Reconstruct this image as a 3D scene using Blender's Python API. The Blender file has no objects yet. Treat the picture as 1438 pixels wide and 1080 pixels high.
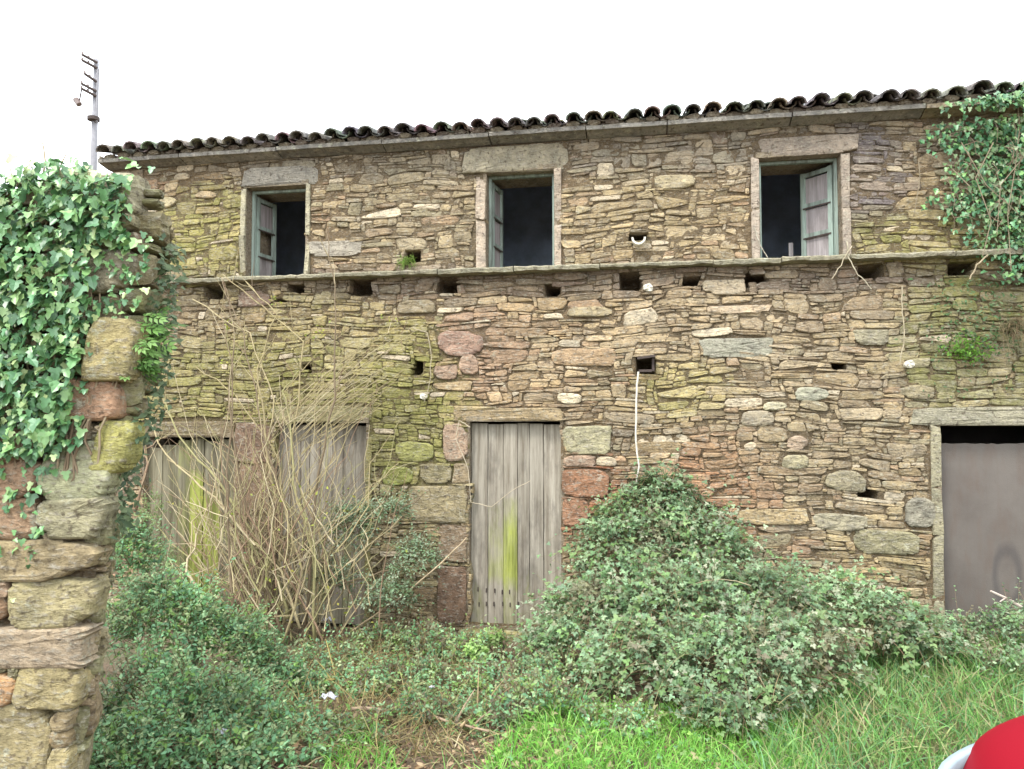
import bpy, math, random
import numpy as np
from mathutils import Vector, Matrix, noise as mnoise

random.seed(7); rng = np.random.default_rng(7)
C = bpy.context.scene.collection
sc = bpy.context.scene
R = math.radians

# ------------------------------------------------------------------ camera
EYE = Vector((0.0, -6.96, 1.93)); YAW = R(10.0); PITCH = R(2.7); FPX = 1060.0
cam_d = bpy.data.cameras.new('camera'); cam = bpy.data.objects.new('camera', cam_d); C.objects.link(cam)
cam.location = EYE; cam.rotation_euler = (R(90) + PITCH, 0, YAW)
cam_d.sensor_width = 36; cam_d.lens = 36 * FPX / 1438; cam_d.clip_end = 2000; cam_d.clip_start = 0.05
sc.camera = cam
# ------------------------------------------------------------------ sky, sun, exposure
SUN_EL, SUN_AZ = R(58), R(205)          # high, hazy, from behind the camera's left shoulder
w = bpy.data.worlds.new('World'); sc.world = w; w.use_nodes = True
wn = w.node_tree.nodes; wl = w.node_tree.links; wn.clear()
sky = wn.new('ShaderNodeTexSky'); sky.sky_type = 'NISHITA'; sky.sun_disc = False
sky.sun_elevation = SUN_EL; sky.sun_rotation = SUN_AZ; sky.dust_density = 3.0
mixw = wn.new('ShaderNodeMix'); mixw.data_type = 'RGBA'; mixw.inputs[0].default_value = 0.88
wl.new(sky.outputs[0], mixw.inputs[6]); mixw.inputs[7].default_value = (9.6, 10.0, 10.3, 1)   # even white cloud sheet
bg = wn.new('ShaderNodeBackground'); bg.inputs[1].default_value = 0.12
wl.new(mixw.outputs[2], bg.inputs[0]); wo = wn.new('ShaderNodeOutputWorld'); wl.new(bg.outputs[0], wo.inputs[0])
sd = bpy.data.lights.new('sun', 'SUN'); sd.energy = 1.3; sd.angle = R(14); sd.color = (1, .96, .9)
so = bpy.data.objects.new('sun', sd); C.objects.link(so)
# sun shines from up, left and behind the camera
so.rotation_euler = Vector((0.45, 0.75, -1.35)).to_track_quat('-Z', 'Y').to_euler()
sc.view_settings.view_transform = 'Standard'; sc.view_settings.look = 'None'
sc.view_settings.exposure = 1.58; sc.view_settings.gamma = 1
sc.view_settings.use_curve_mapping = False
try:
    sc.cycles.max_bounces = 6; sc.cycles.transparent_max_bounces = 4
except Exception: pass

# ------------------------------------------------------------------ measuring helpers
Rm = cam.rotation_euler.to_matrix(); RmT = Rm.transposed()
def ray(px, py): return Rm @ Vector(((px - 719) / FPX, (540 - py) / FPX, -1))
def W(px, py, y=0.0):                      # photo pixel -> point on the vertical plane at world y
    d = ray(px, py); t = (y - EYE.y) / d.y
    return EYE + d * t
def P(px, py, z): return EYE + ray(px, py) * z     # photo pixel -> point at view depth z
def proj(p):
    q = RmT @ (Vector(p) - EYE); return 719 + FPX * q.x / -q.z, 540 - FPX * q.y / -q.z, -q.z
def nz(x, y, z=0.0): return mnoise.noise(Vector((x, y, z)))
def gz(x, y):
    t = min(max(-y / 6.0, -0.3), 1.4)
    return -0.07 + 0.30 * t + 0.035 * nz(x * .9, y * .9) + 0.015 * nz(x * 3, y * 3) + 0.16 * max(0.0, min(1, (x - 0.8) / 1.6)) * max(0.0, 1 + y / 4)
def G(px, py):                             # photo pixel -> point on the ground
    d = ray(px, py); t = 1.0
    for _ in range(400):
        p = EYE + d * t
        if p.z < gz(p.x, p.y): return Vector((p.x, p.y, gz(p.x, p.y)))
        t += 0.03
    return EYE + d * 8

# ------------------------------------------------------------------ object helpers
def mesh_obj(name, V, F, mat, parent=None, col=None, smooth=False, kind=None):
    V = np.asarray(V, dtype=np.float32).reshape(-1, 3).copy()
    if parent is not None:
        p = parent
        off = np.zeros(3, dtype=np.float32)
        while p is not None: off += np.array(p.location, dtype=np.float32); p = p.parent
        V -= off
    me = bpy.data.meshes.new(name)
    if isinstance(F, np.ndarray):
        nv, nf, k = len(V), len(F), F.shape[1]
        me.vertices.add(nv); me.vertices.foreach_set('co', V.ravel())
        me.loops.add(nf * k); me.loops.foreach_set('vertex_index', F.astype(np.int32).ravel())
        me.polygons.add(nf)
        me.polygons.foreach_set('loop_start', np.arange(0, nf * k, k, dtype=np.int32))
        me.update(calc_edges=True)
    else:
        me.from_pydata(V.tolist(), [], F); me.update()
    if col is not None:
        col = np.asarray(col, dtype=np.float32)
        if col.ndim == 1: col = np.tile(col, (len(V), 1))
        a = me.color_attributes.new('tint', 'FLOAT_COLOR', 'POINT'); a.data.foreach_set('color', col.ravel())
    if smooth: me.polygons.foreach_set('use_smooth', np.ones(len(me.polygons), dtype=bool))
    if mat: me.materials.append(mat)
    o = bpy.data.objects.new(name, me); C.objects.link(o)
    if parent is not None: o.parent = parent
    if kind: o['kind'] = kind
    return o
def thing(name, label, cat, loc, group=None):
    o = bpy.data.objects.new(name, None); C.objects.link(o); o.location = loc; o.empty_display_size = .1
    o['label'] = label; o['category'] = cat
    if group: o['group'] = group
    return o
def tag(o, label, cat, group=None):
    o['label'] = label; o['category'] = cat
    if group: o['group'] = group
    return o
class MB:
    def __init__(s): s.V = []; s.F = []; s.K = []
    def add(s, V, F, c=(1, 1, 1, 0)):
        n = len(s.V); s.V.extend([tuple(v) for v in V]); s.F.extend([tuple(i + n for i in f) for f in F])
        s.K.extend([tuple(c)] * len(V))
    def box(s, a, b, c=(1, 1, 1, 0), M=None, jit=0):
        V = [Vector((x, y, z)) for z in (a[2], b[2]) for y in (a[1], b[1]) for x in (a[0], b[0])]
        if jit: V = [v + Vector((random.uniform(-jit, jit), random.uniform(-jit, jit), random.uniform(-jit, jit))) for v in V]
        if M: V = [M @ v for v in V]
        s.add(V, [(0, 2, 3, 1), (4, 5, 7, 6), (0, 1, 5, 4), (2, 6, 7, 3), (0, 4, 6, 2), (1, 3, 7, 5)], c)
    def tube(s, pts, r0, r1=None, sides=5, c=(1, 1, 1, 0)):
        r1 = r0 if r1 is None else r1
        pts = [Vector(p) for p in pts]; n = len(pts); V = []
        for i, p in enumerate(pts):
            t = (pts[min(i + 1, n - 1)] - pts[max(i - 1, 0)]).normalized()
            a = t.orthogonal().normalized() if i == 0 else (a - t * a.dot(t)).normalized()
            b = t.cross(a); r = r0 + (r1 - r0) * i / (n - 1)
            V += [p + a * (r * math.cos(2 * math.pi * k / sides)) + b * (r * math.sin(2 * math.pi * k / sides)) for k in range(sides)]
        F = [(i * sides + k, i * sides + (k + 1) % sides, (i + 1) * sides + (k + 1) % sides, (i + 1) * sides + k) for i in range(n - 1) for k in range(sides)]
        F += [tuple(range(sides - 1, -1, -1)), tuple((n - 1) * sides + k for k in range(sides))]
        s.add(V, F, c)
    def build(s, name, mat, parent=None, smooth=False, kind=None):
        return mesh_obj(name, s.V, s.F, mat, parent, s.K, smooth, kind)

# ------------------------------------------------------------------ materials
def newmat(name):
    m = bpy.data.materials.new(name); m.use_nodes = True; nt = m.node_tree
    b = nt.nodes['Principled BSDF']; return m, nt, b
def N(nt, t, **k):
    n = nt.nodes.new(t)
    for a, v in k.items(): setattr(n, a, v)
    return n
def mixc(nt, fac, a, b, mode='MIX'):
    m = N(nt, 'ShaderNodeMix', data_type='RGBA', blend_type=mode)
    for i, v in ((0, fac), (6, a), (7, b)):
        if isinstance(v, (int, float)): m.inputs[i].default_value = v
        elif isinstance(v, tuple): m.inputs[i].default_value = v
        else: nt.links.new(v, m.inputs[i])
    return m.outputs[2]
def noise_tex(nt, scale, detail=4, vec=None, rough=.55, sxyz=None):
    n = N(nt, 'ShaderNodeTexNoise'); n.inputs['Scale'].default_value = scale; n.inputs['Detail'].default_value = detail
    n.inputs['Roughness'].default_value = rough
    g = N(nt, 'ShaderNodeNewGeometry').outputs['Position'] if vec is None else vec
    if sxyz:
        mp = N(nt, 'ShaderNodeMapping'); mp.inputs['Scale'].default_value = sxyz; nt.links.new(g, mp.inputs[0]); g = mp.outputs[0]
    nt.links.new(g, n.inputs['Vector']); return n
def ramp(nt, src, p0, p1, c0=(0, 0, 0, 1), c1=(1, 1, 1, 1)):
    r = N(nt, 'ShaderNodeValToRGB'); e = r.color_ramp.elements
    e[0].position = p0; e[1].position = p1; e[0].color = c0; e[1].color = c1
    nt.links.new(src, r.inputs[0]); return r.outputs[0]
def math_(nt, op, a, b):
    m = N(nt, 'ShaderNodeMath', operation=op)
    for i, v in enumerate((a, b)):
        if isinstance(v, (int, float)): m.inputs[i].default_value = v
        else: nt.links.new(v, m.inputs[i])
    m.use_clamp = False; return m.outputs[0]
def bump(nt, b, src, dist, strength=1.0, prev=None):
    bp = N(nt, 'ShaderNodeBump'); bp.inputs['Distance'].default_value = dist; bp.inputs['Strength'].default_value = strength
    nt.links.new(src, bp.inputs['Height'])
    if prev: nt.links.new(prev, bp.inputs['Normal'])
    nt.links.new(bp.outputs[0], b.inputs['Normal']); return bp.outputs[0]

def stone_material(name, lichen=.5, scale=1.0, rough=.9, bd=.012):
    m, nt, b = newmat(name)
    at = N(nt, 'ShaderNodeAttribute', attribute_name='tint')
    n1 = noise_tex(nt, 9 * scale, 5); n2 = noise_tex(nt, 60 * scale, 6, rough=.7); n3 = noise_tex(nt, 24 * scale, 5, rough=.65, sxyz=(1, 1, 2.6))
    c = mixc(nt, ramp(nt, n1.outputs[0], .3, .7), mixc(nt, 1.0, at.outputs['Color'], (.76, .73, .69, 1), 'MULTIPLY'), mixc(nt, 1.0, at.outputs['Color'], (1.42, 1.33, 1.18, 1), 'MULTIPLY'))
    c = mixc(nt, ramp(nt, n3.outputs[0], .52, .72), c, (.36, .33, .27, 1))      # pale weathered grains
    nlow = noise_tex(nt, 33 * scale, 4); c = mixc(nt, math_(nt, 'MULTIPLY', ramp(nt, nlow.outputs[0], .56, .68), .7), c, (.075, .055, .04, 1))   # dark pits
    # lichen blotches
    l = noise_tex(nt, 14 * scale, 6, rough=.75); lm = math_(nt, 'MULTIPLY', ramp(nt, l.outputs[0], .58, .66), lichen)
    c = mixc(nt, lm, c, (.40, .40, .31, 1))
    # moss by amount kept in the attribute's alpha
    mo = noise_tex(nt, 11 * scale, 6, rough=.7); mf = math_(nt, 'ADD', mo.outputs[0], math_(nt, 'SUBTRACT', at.outputs['Alpha'], 1.0))
    mf = math_(nt, 'MULTIPLY', ramp(nt, mf, .0, .34), .85); mc = mixc(nt, n2.outputs[0], (.12, .125, .035, 1), (.29, .275, .085, 1))
    c = mixc(nt, mf, c, mc)
    f = mixc(nt, ramp(nt, n2.outputs[0], .3, .7), (.72, .72, .72, 1), (1.2, 1.2, 1.2, 1)); c = mixc(nt, 1.0, c, f, 'MULTIPLY')
    nt.links.new(c, b.inputs['Base Color']); b.inputs['Roughness'].default_value = rough; b.inputs['Specular IOR Level'].default_value = .25
    p = bump(nt, b, n3.outputs[0], bd * 1.6); bump(nt, b, n2.outputs[0], bd * .5, 1, p)
    return m
M_stone = stone_material('weathered_stone')
M_old = stone_material('old_wall_stone', .75, .9, bd=.014)
M_core = stone_material('earth_mortar', .15, 1.6, bd=.02)
M_slab = stone_material('slate_slab', .9, .8, bd=.012)

def tile_material():
    m, nt, b = newmat('mossy_clay_tile')
    at = N(nt, 'ShaderNodeAttribute', attribute_name='tint'); n = noise_tex(nt, 20, 6, rough=.7); n2 = noise_tex(nt, 70, 4)
    c = mixc(nt, ramp(nt, n.outputs[0], .4, .62), at.outputs['Color'], (.035, .033, .035, 1))
    c = mixc(nt, ramp(nt, n2.outputs[0], .62, .7), c, (.22, .22, .17, 1))
    nt.links.new(c, b.inputs['Base Color']); b.inputs['Roughness'].default_value = .9; bump(nt, b, n.outputs[0], .012); return m
M_tile = tile_material()

def wood_material(name, base, dark, bd=.006, sc_=1):
    m, nt, b = newmat(name)
    at = N(nt, 'ShaderNodeAttribute', attribute_name='tint')
    g = noise_tex(nt, 26 * sc_, 6, rough=.7, sxyz=(1, 1, .05)); g2 = noise_tex(nt, 7, 5, rough=.65, sxyz=(1, 1, .35)); g3 = noise_tex(nt, 90, 3, sxyz=(1, 1, .12))
    c = mixc(nt, ramp(nt, g.outputs[0], .35, .65), dark, base)
    c = mixc(nt, 1.0, c, at.outputs['Color'], 'MULTIPLY')
    c = mixc(nt, math_(nt, 'MULTIPLY', ramp(nt, g2.outputs[0], .5, .72), .6), c, (.06, .05, .045, 1))
    mf = math_(nt, 'ADD', g2.outputs[0], math_(nt, 'SUBTRACT', at.outputs['Alpha'], 1.0))
    c = mixc(nt, ramp(nt, mf, -.12, .5), c, mixc(nt, ramp(nt, g.outputs[0], .4, .6), (.15, .17, .04, 1), (.33, .36, .09, 1)))
    nt.links.new(c, b.inputs['Base Color']); b.inputs['Roughness'].default_value = .85; b.inputs['Specular IOR Level'].default_value = .2
    p = bump(nt, b, g.outputs[0], bd); bump(nt, b, g3.outputs[0], bd * .4, 1, p); return m
M_wood = wood_material('weathered_grey_boards', (.40, .37, .315, 1), (.19, .165, .13, 1))
M_woodL = wood_material('mossy_old_boards', (.25, .235, .17, 1), (.09, .08, .05, 1), .008)
M_green = wood_material('flaking_green_paint', (.36, .46, .40, 1), (.17, .19, .17, 1), .004)
M_shut = wood_material('bare_shutter_boards', (.40, .38, .38, 1), (.22, .20, .20, 1), .003)
M_beam = wood_material('old_lintel_beam', (.22, .19, .14, 1), (.08, .06, .04, 1), .006)

def plain(name, col, rough=.8, ns=12, amt=.3, bd=.004, metal=0):
    m, nt, b = newmat(name); n = noise_tex(nt, ns, 6, rough=.65)
    lo = tuple(x * (1 - amt) for x in col) + (1,); hi = tuple(x * (1 + amt) for x in col) + (1,)
    nt.links.new(mixc(nt, ramp(nt, n.outputs[0], .3, .7), lo, hi), b.inputs['Base Color'])
    b.inputs['Roughness'].default_value = rough; b.inputs['Metallic'].default_value = metal
    if bd: bump(nt, b, n.outputs[0], bd)
    return m
def tinted(name, rough=.7, transl=0.0, ns=40, spec=.4):
    m, nt, b = newmat(name); at = N(nt, 'ShaderNodeAttribute', attribute_name='tint'); n = noise_tex(nt, ns, 3)
    c = mixc(nt, 1.0, at.outputs['Color'], mixc(nt, n.outputs[0], (.6, .6, .6, 1), (1.35, 1.35, 1.3, 1)), 'MULTIPLY')
    nt.links.new(c, b.inputs['Base Color']); b.inputs['Roughness'].default_value = rough; b.inputs['Specular IOR Level'].default_value = spec
    if transl:
        t = N(nt, 'ShaderNodeBsdfTranslucent'); nt.links.new(c, t.inputs[0]); ms = N(nt, 'ShaderNodeMixShader'); ms.inputs[0].default_value = transl
        nt.links.new(b.outputs[0], ms.inputs[1]); nt.links.new(t.outputs[0], ms.inputs[2]); nt.links.new(ms.outputs[0], nt.nodes['Material Output'].inputs[0])
    return m
M_leaf = tinted('bramble_leaf', .55, .42, spec=.35)
M_ivy = tinted('ivy_leaf', .38, .12, spec=.6)
M_grass = tinted('grass_blade', .5, .35)
M_twig = tinted('dry_twig', .8, ns=25, spec=.2)
M_litter = tinted('dead_leaf', .8, .1, spec=.2)
M_plaster = plain('room_plaster', (.46, .54, .66), .9, 3, .3)  # pale blue puts the haze seen in the windows into the wall colour
M_void = plain('store_earth', (.06, .05, .045), .95, 5)
M_iron = plain('rusty_iron', (.05, .035, .03), .8, 30, .5)
M_conc = plain('pole_concrete', (.24, .24, .26), .85, 8, .15)
M_insul = plain('insulator_porcelain', (.16, .12, .11), .3, 8, .2, 0)
M_cord = plain('pale_cord', (.55, .52, .45), .7, 20, .15, 0)
M_rag = plain('white_plastic', (.42, .42, .48), .5, 20, .15, .004)
M_lime = plain('lime_plaster', (.62, .59, .50), .9, 20, .25, .004)
def door_metal():
    m, nt, b = newmat('grey_door_board'); n = noise_tex(nt, 2.2, 6, rough=.6); n2 = noise_tex(nt, 14, 6, sxyz=(1, 1, .25)); n3 = noise_tex(nt, 120, 3)
    c = mixc(nt, ramp(nt, n.outputs[0], .35, .65), (.098, .083, .072, 1), (.13, .114, .10, 1))
    c = mixc(nt, math_(nt, 'MULTIPLY', ramp(nt, n2.outputs[0], .5, .75), .4), c, (.11, .07, .05, 1))
    ctr = W(1415, 812, .12)
    vm = N(nt, 'ShaderNodeVectorMath', operation='SUBTRACT'); nt.links.new(N(nt, 'ShaderNodeNewGeometry').outputs['Position'], vm.inputs[0]); vm.inputs[1].default_value = (ctr.x, .12, ctr.z)
    vs = N(nt, 'ShaderNodeVectorMath', operation='MULTIPLY'); nt.links.new(vm.outputs[0], vs.inputs[0]); vs.inputs[1].default_value = (10.5, 0, 4.2)
    ln = N(nt, 'ShaderNodeVectorMath', operation='LENGTH'); nt.links.new(vs.outputs[0], ln.inputs[0])
    dd = math_(nt, 'ABSOLUTE', math_(nt, 'SUBTRACT', math_(nt, 'ADD', ln.outputs['Value'], math_(nt, 'MULTIPLY', n2.outputs[0], .4)), 1.2), 0)
    c = mixc(nt, math_(nt, 'MULTIPLY', ramp(nt, dd, .08, .38, (1, 1, 1, 1), (0, 0, 0, 1)), .55), c, (.05, .045, .045, 1))     # worn ring stain on the board
    nt.links.new(c, b.inputs['Base Color']); b.inputs['Roughness'].default_value = .7; bump(nt, b, n3.outputs[0], .002); return m
M_door = door_metal()
def soil():
    m, nt, b = newmat('leaf_mould_soil'); n = noise_tex(nt, 6, 6); n2 = noise_tex(nt, 45, 6, rough=.7); n3 = noise_tex(nt, 1.1, 4)
    c = mixc(nt, ramp(nt, n2.outputs[0], .35, .65), (.06, .042, .026, 1), (.22, .155, .095, 1))
    c = mixc(nt, math_(nt, 'MULTIPLY', ramp(nt, n3.outputs[0], .5, .65), .45), c, mixc(nt, n2.outputs[0], (.02, .04, .01, 1), (.10, .14, .035, 1)))
    nt.links.new(c, b.inputs['Base Color']); b.inputs['Roughness'].default_value = 1; bump(nt, b, n2.outputs[0], .03); return m
M_soil = soil()

# ------------------------------------------------------------------ ground
def axis(lo, hi, step, far):
    a = list(np.arange(lo, hi + 1e-6, step)); s = step
    x = hi
    while x < far: s *= 1.5; x += s; a.append(x)
    x = lo; s = step
    while x > -far: s *= 1.5; x -= s; a.insert(0, x)
    return a
gx = axis(-7, 5, .12, 500); gy = axis(-8, 6, .12, 500)
GV = [(x, y, gz(x, y)) for y in gy for x in gx]; nxg = len(gx)
GF = np.array([(j * nxg + i, j * nxg + i + 1, (j + 1) * nxg + i + 1, (j + 1) * nxg + i) for j in range(len(gy) - 1) for i in range(nxg - 1)])
mesh_obj('ground', GV, GF, M_soil, smooth=True, kind='structure')

# ------------------------------------------------------------------ masonry
def warp(u, v, a=1.0):
    du = .022 * math.sin(5.1 * u + 6.7 * v + 1.3) + .014 * math.sin(-7 * u + 17 * v)
    dv = .016 * math.sin(3.3 * u + 2.1 * v) + .010 * math.sin(7.7 * u - 5.1 * v + 2) + .018 * math.sin(1.3 * u + .6)
    return u + a * du, v + a * dv
def outline(w, h, n, sq=None):
    if sq is None:
        c = [(-1, -1), (1, -1), (1, 1), (-1, 1)]; c = [(x * random.uniform(.86, 1.06), y * random.uniform(.78, 1.10)) for x, y in c]
        if random.random() < .38:                       # wedge: one end thins out
            e = random.choice((0, 1)); k = random.uniform(.25, .7); t = random.uniform(-.4, .4)
            c = [(x, y * k + t * (1 - k)) if (x > 0) == bool(e) else (x, y) for x, y in c]
        if random.random() < .25: i = random.randrange(4); x, y = c[i]; c[i] = (x * random.uniform(.6, .85), y)
        pts = []; m = max(0, (n - 8) // 4)
        for i in range(4):
            a, b = c[i], c[(i + 1) % 4]; hor = i % 2 == 0; ch = random.uniform(.04, .16) if hor else random.uniform(.10, .30); ch2 = random.uniform(.04, .16) if hor else random.uniform(.10, .30)
            ts = [ch] + [ch + (1 - ch - ch2) * (k + 1) / (m + 1) for k in range(m)] + [1 - ch2]
            for q, t in enumerate(ts):
                o = random.uniform(-.05, .09) if 0 < q < len(ts) - 1 else 0
                x, y = a[0] + (b[0] - a[0]) * t, a[1] + (b[1] - a[1]) * t
                pts.append(((x + (0 if hor else o * math.copysign(1, x))) * w / 2, (y + (o * 1.5 * math.copysign(1, y) if hor else 0)) * h / 2))
        return pts
    e = sq or random.choice((2.6, 3.2, 4, 5, 8)); cut = [random.uniform(.0, .28) if random.random() < .5 else 0 for _ in range(4)]
    ph = random.uniform(0, 6.28); pts = []; sk = random.uniform(-.18, .18) * h; tp = random.uniform(-.35, .35)
    for k in range(n):
        a = 2 * math.pi * (k + .5 * random.random() * .6) / n; ca, sa = math.cos(a), math.sin(a)
        x = math.copysign(abs(ca) ** (2 / e), ca); y = math.copysign(abs(sa) ** (2 / e), sa)
        q = (0 if ca > 0 else 1) + (0 if sa > 0 else 2); s = 1 - cut[q] * abs(math.sin(2 * a))
        if sq and sq > 7: s = 1 - cut[q] * .12 * abs(math.sin(2 * a))
        s *= 1 + .05 * math.sin(3 * a + ph) + random.uniform(-.045, .045)
        x *= s; y *= s * (1 + (0 if sq else tp * x))
        pts.append((x * w / 2, y * h / 2 + (0 if sq else sk * x)))
    return pts
def stone_geo(u, v, w, h, base, bulge, fr, n=12, wa=1.0, sq=None, rough=.35, rings=(1.0, .90, .5)):
    """u,v centre on the wall; returns verts, faces. fr maps (u, outwards, v) to the world"""
    o = outline(w, h, n, sq); n = len(o); V = []
    cx, cy = random.uniform(-.12, .12) * w, random.uniform(-.12, .12) * h; tu, tv = random.uniform(-.10, .10), random.uniform(-.16, .16)
    def put(x, y, d):
        uu, vv = warp(u + x, v + y, wa); V.append(fr(uu, d, vv))
    for x, y in o: put(x * 1.02, y * 1.02, base - .09)
    amp = min(w, h)
    for r_i, s in enumerate(rings):
        for x, y in o:
            xx, yy = cx * (1 - s) + x * s, cy * (1 - s) + y * s
            prof = (0, .80, 1.0)[r_i] if len(rings) == 3 else 1 - s ** 3
            d = base + bulge * prof + tu * xx * .6 + tv * yy + random.uniform(-1, 1) * rough * bulge * (.4 if r_i == 0 else .8)
            put(xx, yy, d)
    put(cx, cy, base + bulge * (1 + random.uniform(-.2, .2)))
    F = []
    m = len(rings)
    for r_i in range(m):
        a, b = r_i * n, (r_i + 1) * n
        F += [(a + k, a + (k + 1) % n, b + (k + 1) % n, b + k) for k in range(n)]
    c = (m + 1) * n
    F += [(m * n + k, m * n + (k + 1) % n, c) for k in range(n)]
    return V, F
def block_geo(u, v, w, h, base, bulge, fr, sq=6, wa=.2, n=44):
    o = outline(w, h, n, sq); V = []; sd = random.uniform(0, 90); rings = (1.0, .985, .95, .86, .70, .5, .28)
    L = [(1.02, None)] + [(s, s) for s in rings] + [(0, 0)]
    rad = .022 / max(.05, min(w, h) / 2); tu, tv = random.uniform(-.05, .05), random.uniform(-.12, .08)
    for s, q in L:
        for x, y in (o if s else [(0, 0)]):
            xx, yy = x * s, y * s; uu, vv = warp(u + xx, v + yy, wa)
            if q is None: V.append(fr(uu, base - .10, vv)); continue
            e = min(1, (1 - s) / rad); prof = math.sqrt(max(0, 1 - (1 - e) ** 2))
            rel = .010 * mnoise.noise(Vector((xx * 9 + sd, yy * 16, sd))) + .006 * mnoise.noise(Vector((xx * 22 + sd, yy * 45, sd))) + .004 * abs(mnoise.noise(Vector((xx * 14, yy * 70 + sd, sd))))
            V.append(fr(uu, base + bulge * prof + tu * xx + tv * yy + rel * (1 if w > .15 else .5), vv))
    F = []; m = len(L) - 1
    for r_i in range(m - 1): F += [(r_i * n + k, r_i * n + (k + 1) % n, (r_i + 1) * n + (k + 1) % n, (r_i + 1) * n + k) for k in range(n)]
    F += [((m - 1) * n + k, (m - 1) * n + (k + 1) % n, m * n) for k in range(n)]
    return V, F
def pack(u0, u1, v0, v1, cu, cv, blocked, sizes, big):
    nu, nv = int((u1 - u0) / cu), int((v1 - v0) / cv); occ = np.zeros((nv, nu), bool)
    for j in range(nv):
        for i in range(nu):
            if blocked(u0 + (i + .5) * cu, v0 + (j + .5) * cv): occ[j, i] = True
    out = []
    for _ in range(big[0]):
        wd, ht = big[1](); i, j = random.randrange(nu), random.randrange(nv)
        if i + wd <= nu and j + ht <= nv and not occ[j:j + ht, i:i + wd].any():
            occ[j:j + ht, i:i + wd] = True; out.append((i, j, wd, ht))
    for j in range(nv):
        for i in range(nu):
            if occ[j, i]: continue
            wd, ht = sizes(); a = 0
            while a < wd and i + a < nu and not occ[j, i + a]: a += 1
            wd = a; b = 1
            while b < ht and j + b < nv and not occ[j + b, i:i + wd].any(): b += 1
            occ[j:j + b, i:i + wd] = True; out.append((i, j, wd, b))
    return [(u0 + (i + wd / 2) * cu, v0 + (j + ht / 2) * cv, wd * cu, ht * cv) for i, j, wd, ht in out]

BASE = [(.33, .26, .16), (.27, .215, .135), (.22, .185, .135), (.38, .31, .195), (.25, .225, .155), (.30, .215, .145), (.20, .155, .105), (.34, .29, .21), (.24, .195, .12), (.41, .34, .23)]
ZONES = [(430, 500, 150, 90, (.26, .24, .11), .6, .56), (270, 360, 100, 50, (.27, .25, .12), .4, .42), (700, 330, 60, 60, (.30, .26, .17), .4, .1), (1130, 300, 60, 80, (.27, .25, .18), .4, .2), # px, py, rx, ry, colour, strength, moss
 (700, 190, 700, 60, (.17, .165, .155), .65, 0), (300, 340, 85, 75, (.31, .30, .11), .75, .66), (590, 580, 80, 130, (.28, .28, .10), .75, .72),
 (520, 590, 90, 45, (.25, .25, .09), .5, .6), (665, 495, 55, 60, (.30, .19, .155), .7, 0), (825, 700, 55, 60, (.27, .115, .065), .85, 0),
 (1010, 690, 85, 75, (.33, .19, .115), .75, 0), (1100, 500, 170, 140, (.31, .265, .19), .45, 0), (1215, 260, 55, 90, (.135, .125, .14), .85, 0),
 (1370, 480, 110, 120, (.21, .22, .13), .75, .66), (960, 545, 60, 40, (.36, .34, .12), .5, .5), (270, 470, 80, 90, (.20, .165, .11), .6, .3),
 (350, 560, 200, 80, (.25, .245, .10), .7, .66), (730, 520, 110, 110, (.33, .245, .16), .5, 0), (1290, 340, 110, 45, (.27, .26, .10), .7, .62),
 (1230, 800, 80, 70, (.28, .24, .13), .5, .35), (560, 720, 100, 140, (.19, .18, .10), .6, .45), (900, 300, 120, 60, (.31, .265, .165), .5, 0),
 (780, 393, 640, 22, (.15, .12, .105), .75, 0), (960, 460, 140, 60, (.34, .275, .19), .5, 0), (1180, 660, 130, 90, (.27, .235, .165), .4, .2), (600, 300, 120, 80, (.26, .235, .165), .5, .15)]  # the long thin dark zone paints the ledge's shade into the stones below
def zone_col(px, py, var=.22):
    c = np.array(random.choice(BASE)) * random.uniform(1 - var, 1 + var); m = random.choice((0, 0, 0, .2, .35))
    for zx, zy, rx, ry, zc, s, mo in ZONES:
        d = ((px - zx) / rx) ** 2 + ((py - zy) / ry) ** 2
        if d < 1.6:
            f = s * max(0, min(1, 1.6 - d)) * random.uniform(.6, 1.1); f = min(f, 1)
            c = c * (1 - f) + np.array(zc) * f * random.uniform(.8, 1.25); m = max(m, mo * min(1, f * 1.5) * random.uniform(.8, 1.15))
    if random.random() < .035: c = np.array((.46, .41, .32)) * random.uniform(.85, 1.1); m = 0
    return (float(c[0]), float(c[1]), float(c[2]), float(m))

frH = lambda u, d, v: (u, -d, v)
def rectpx(x0, y0, x1, y1):
    a = W((x0 + x1) / 2 - (x1 - x0) / 2, (y0 + y1) / 2); b = W(x1, (y0 + y1) / 2); t = W((x0 + x1) / 2, y0); bt = W((x0 + x1) / 2, y1)
    return a.x, b.x, bt.z, t.z
U0 = W(157, 300).x; U1 = W(1438, 400).x + 1.7
Z_COR = (W(300, 219).z + W(1100, 168).z) / 2 - .075       # underside of the cornice
Z_LED = (W(500, 386).z + W(1200, 360).z) / 2             # top of the ledge slabs
WIN = [rectpx(346, 262, 429, 388), rectpx(683, 240, 778, 373), rectpx(1067, 219, 1181, 361)]
WIN = [(a, b, Z_LED - .01, d) for a, b, c, d in WIN]
D_A = rectpx(200, 614, 327, 900); D_B = rectpx(383, 594, 513, 900); D_M = rectpx(659, 592, 788, 877)
D_R = (W(1323, 700).x, W(1323, 700).x + .98, 0.02, W(1330, 598).z)
D_A = (D_A[0], D_A[1], -.1, D_A[3]); D_B = (D_B[0], D_B[1], -.1, D_B[3])
OPEN = WIN + [D_A, D_B, D_M, D_R]
def fixed_px(x0, y0, x1, y1): return rectpx(x0, y0, x1, y1)
PINK = (.29, .215, .165, 0); OLIVE = (.22, .20, .125, .3); PALE = (.38, .33, .25, 0); GREY = (.25, .245, .20, .2)
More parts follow.
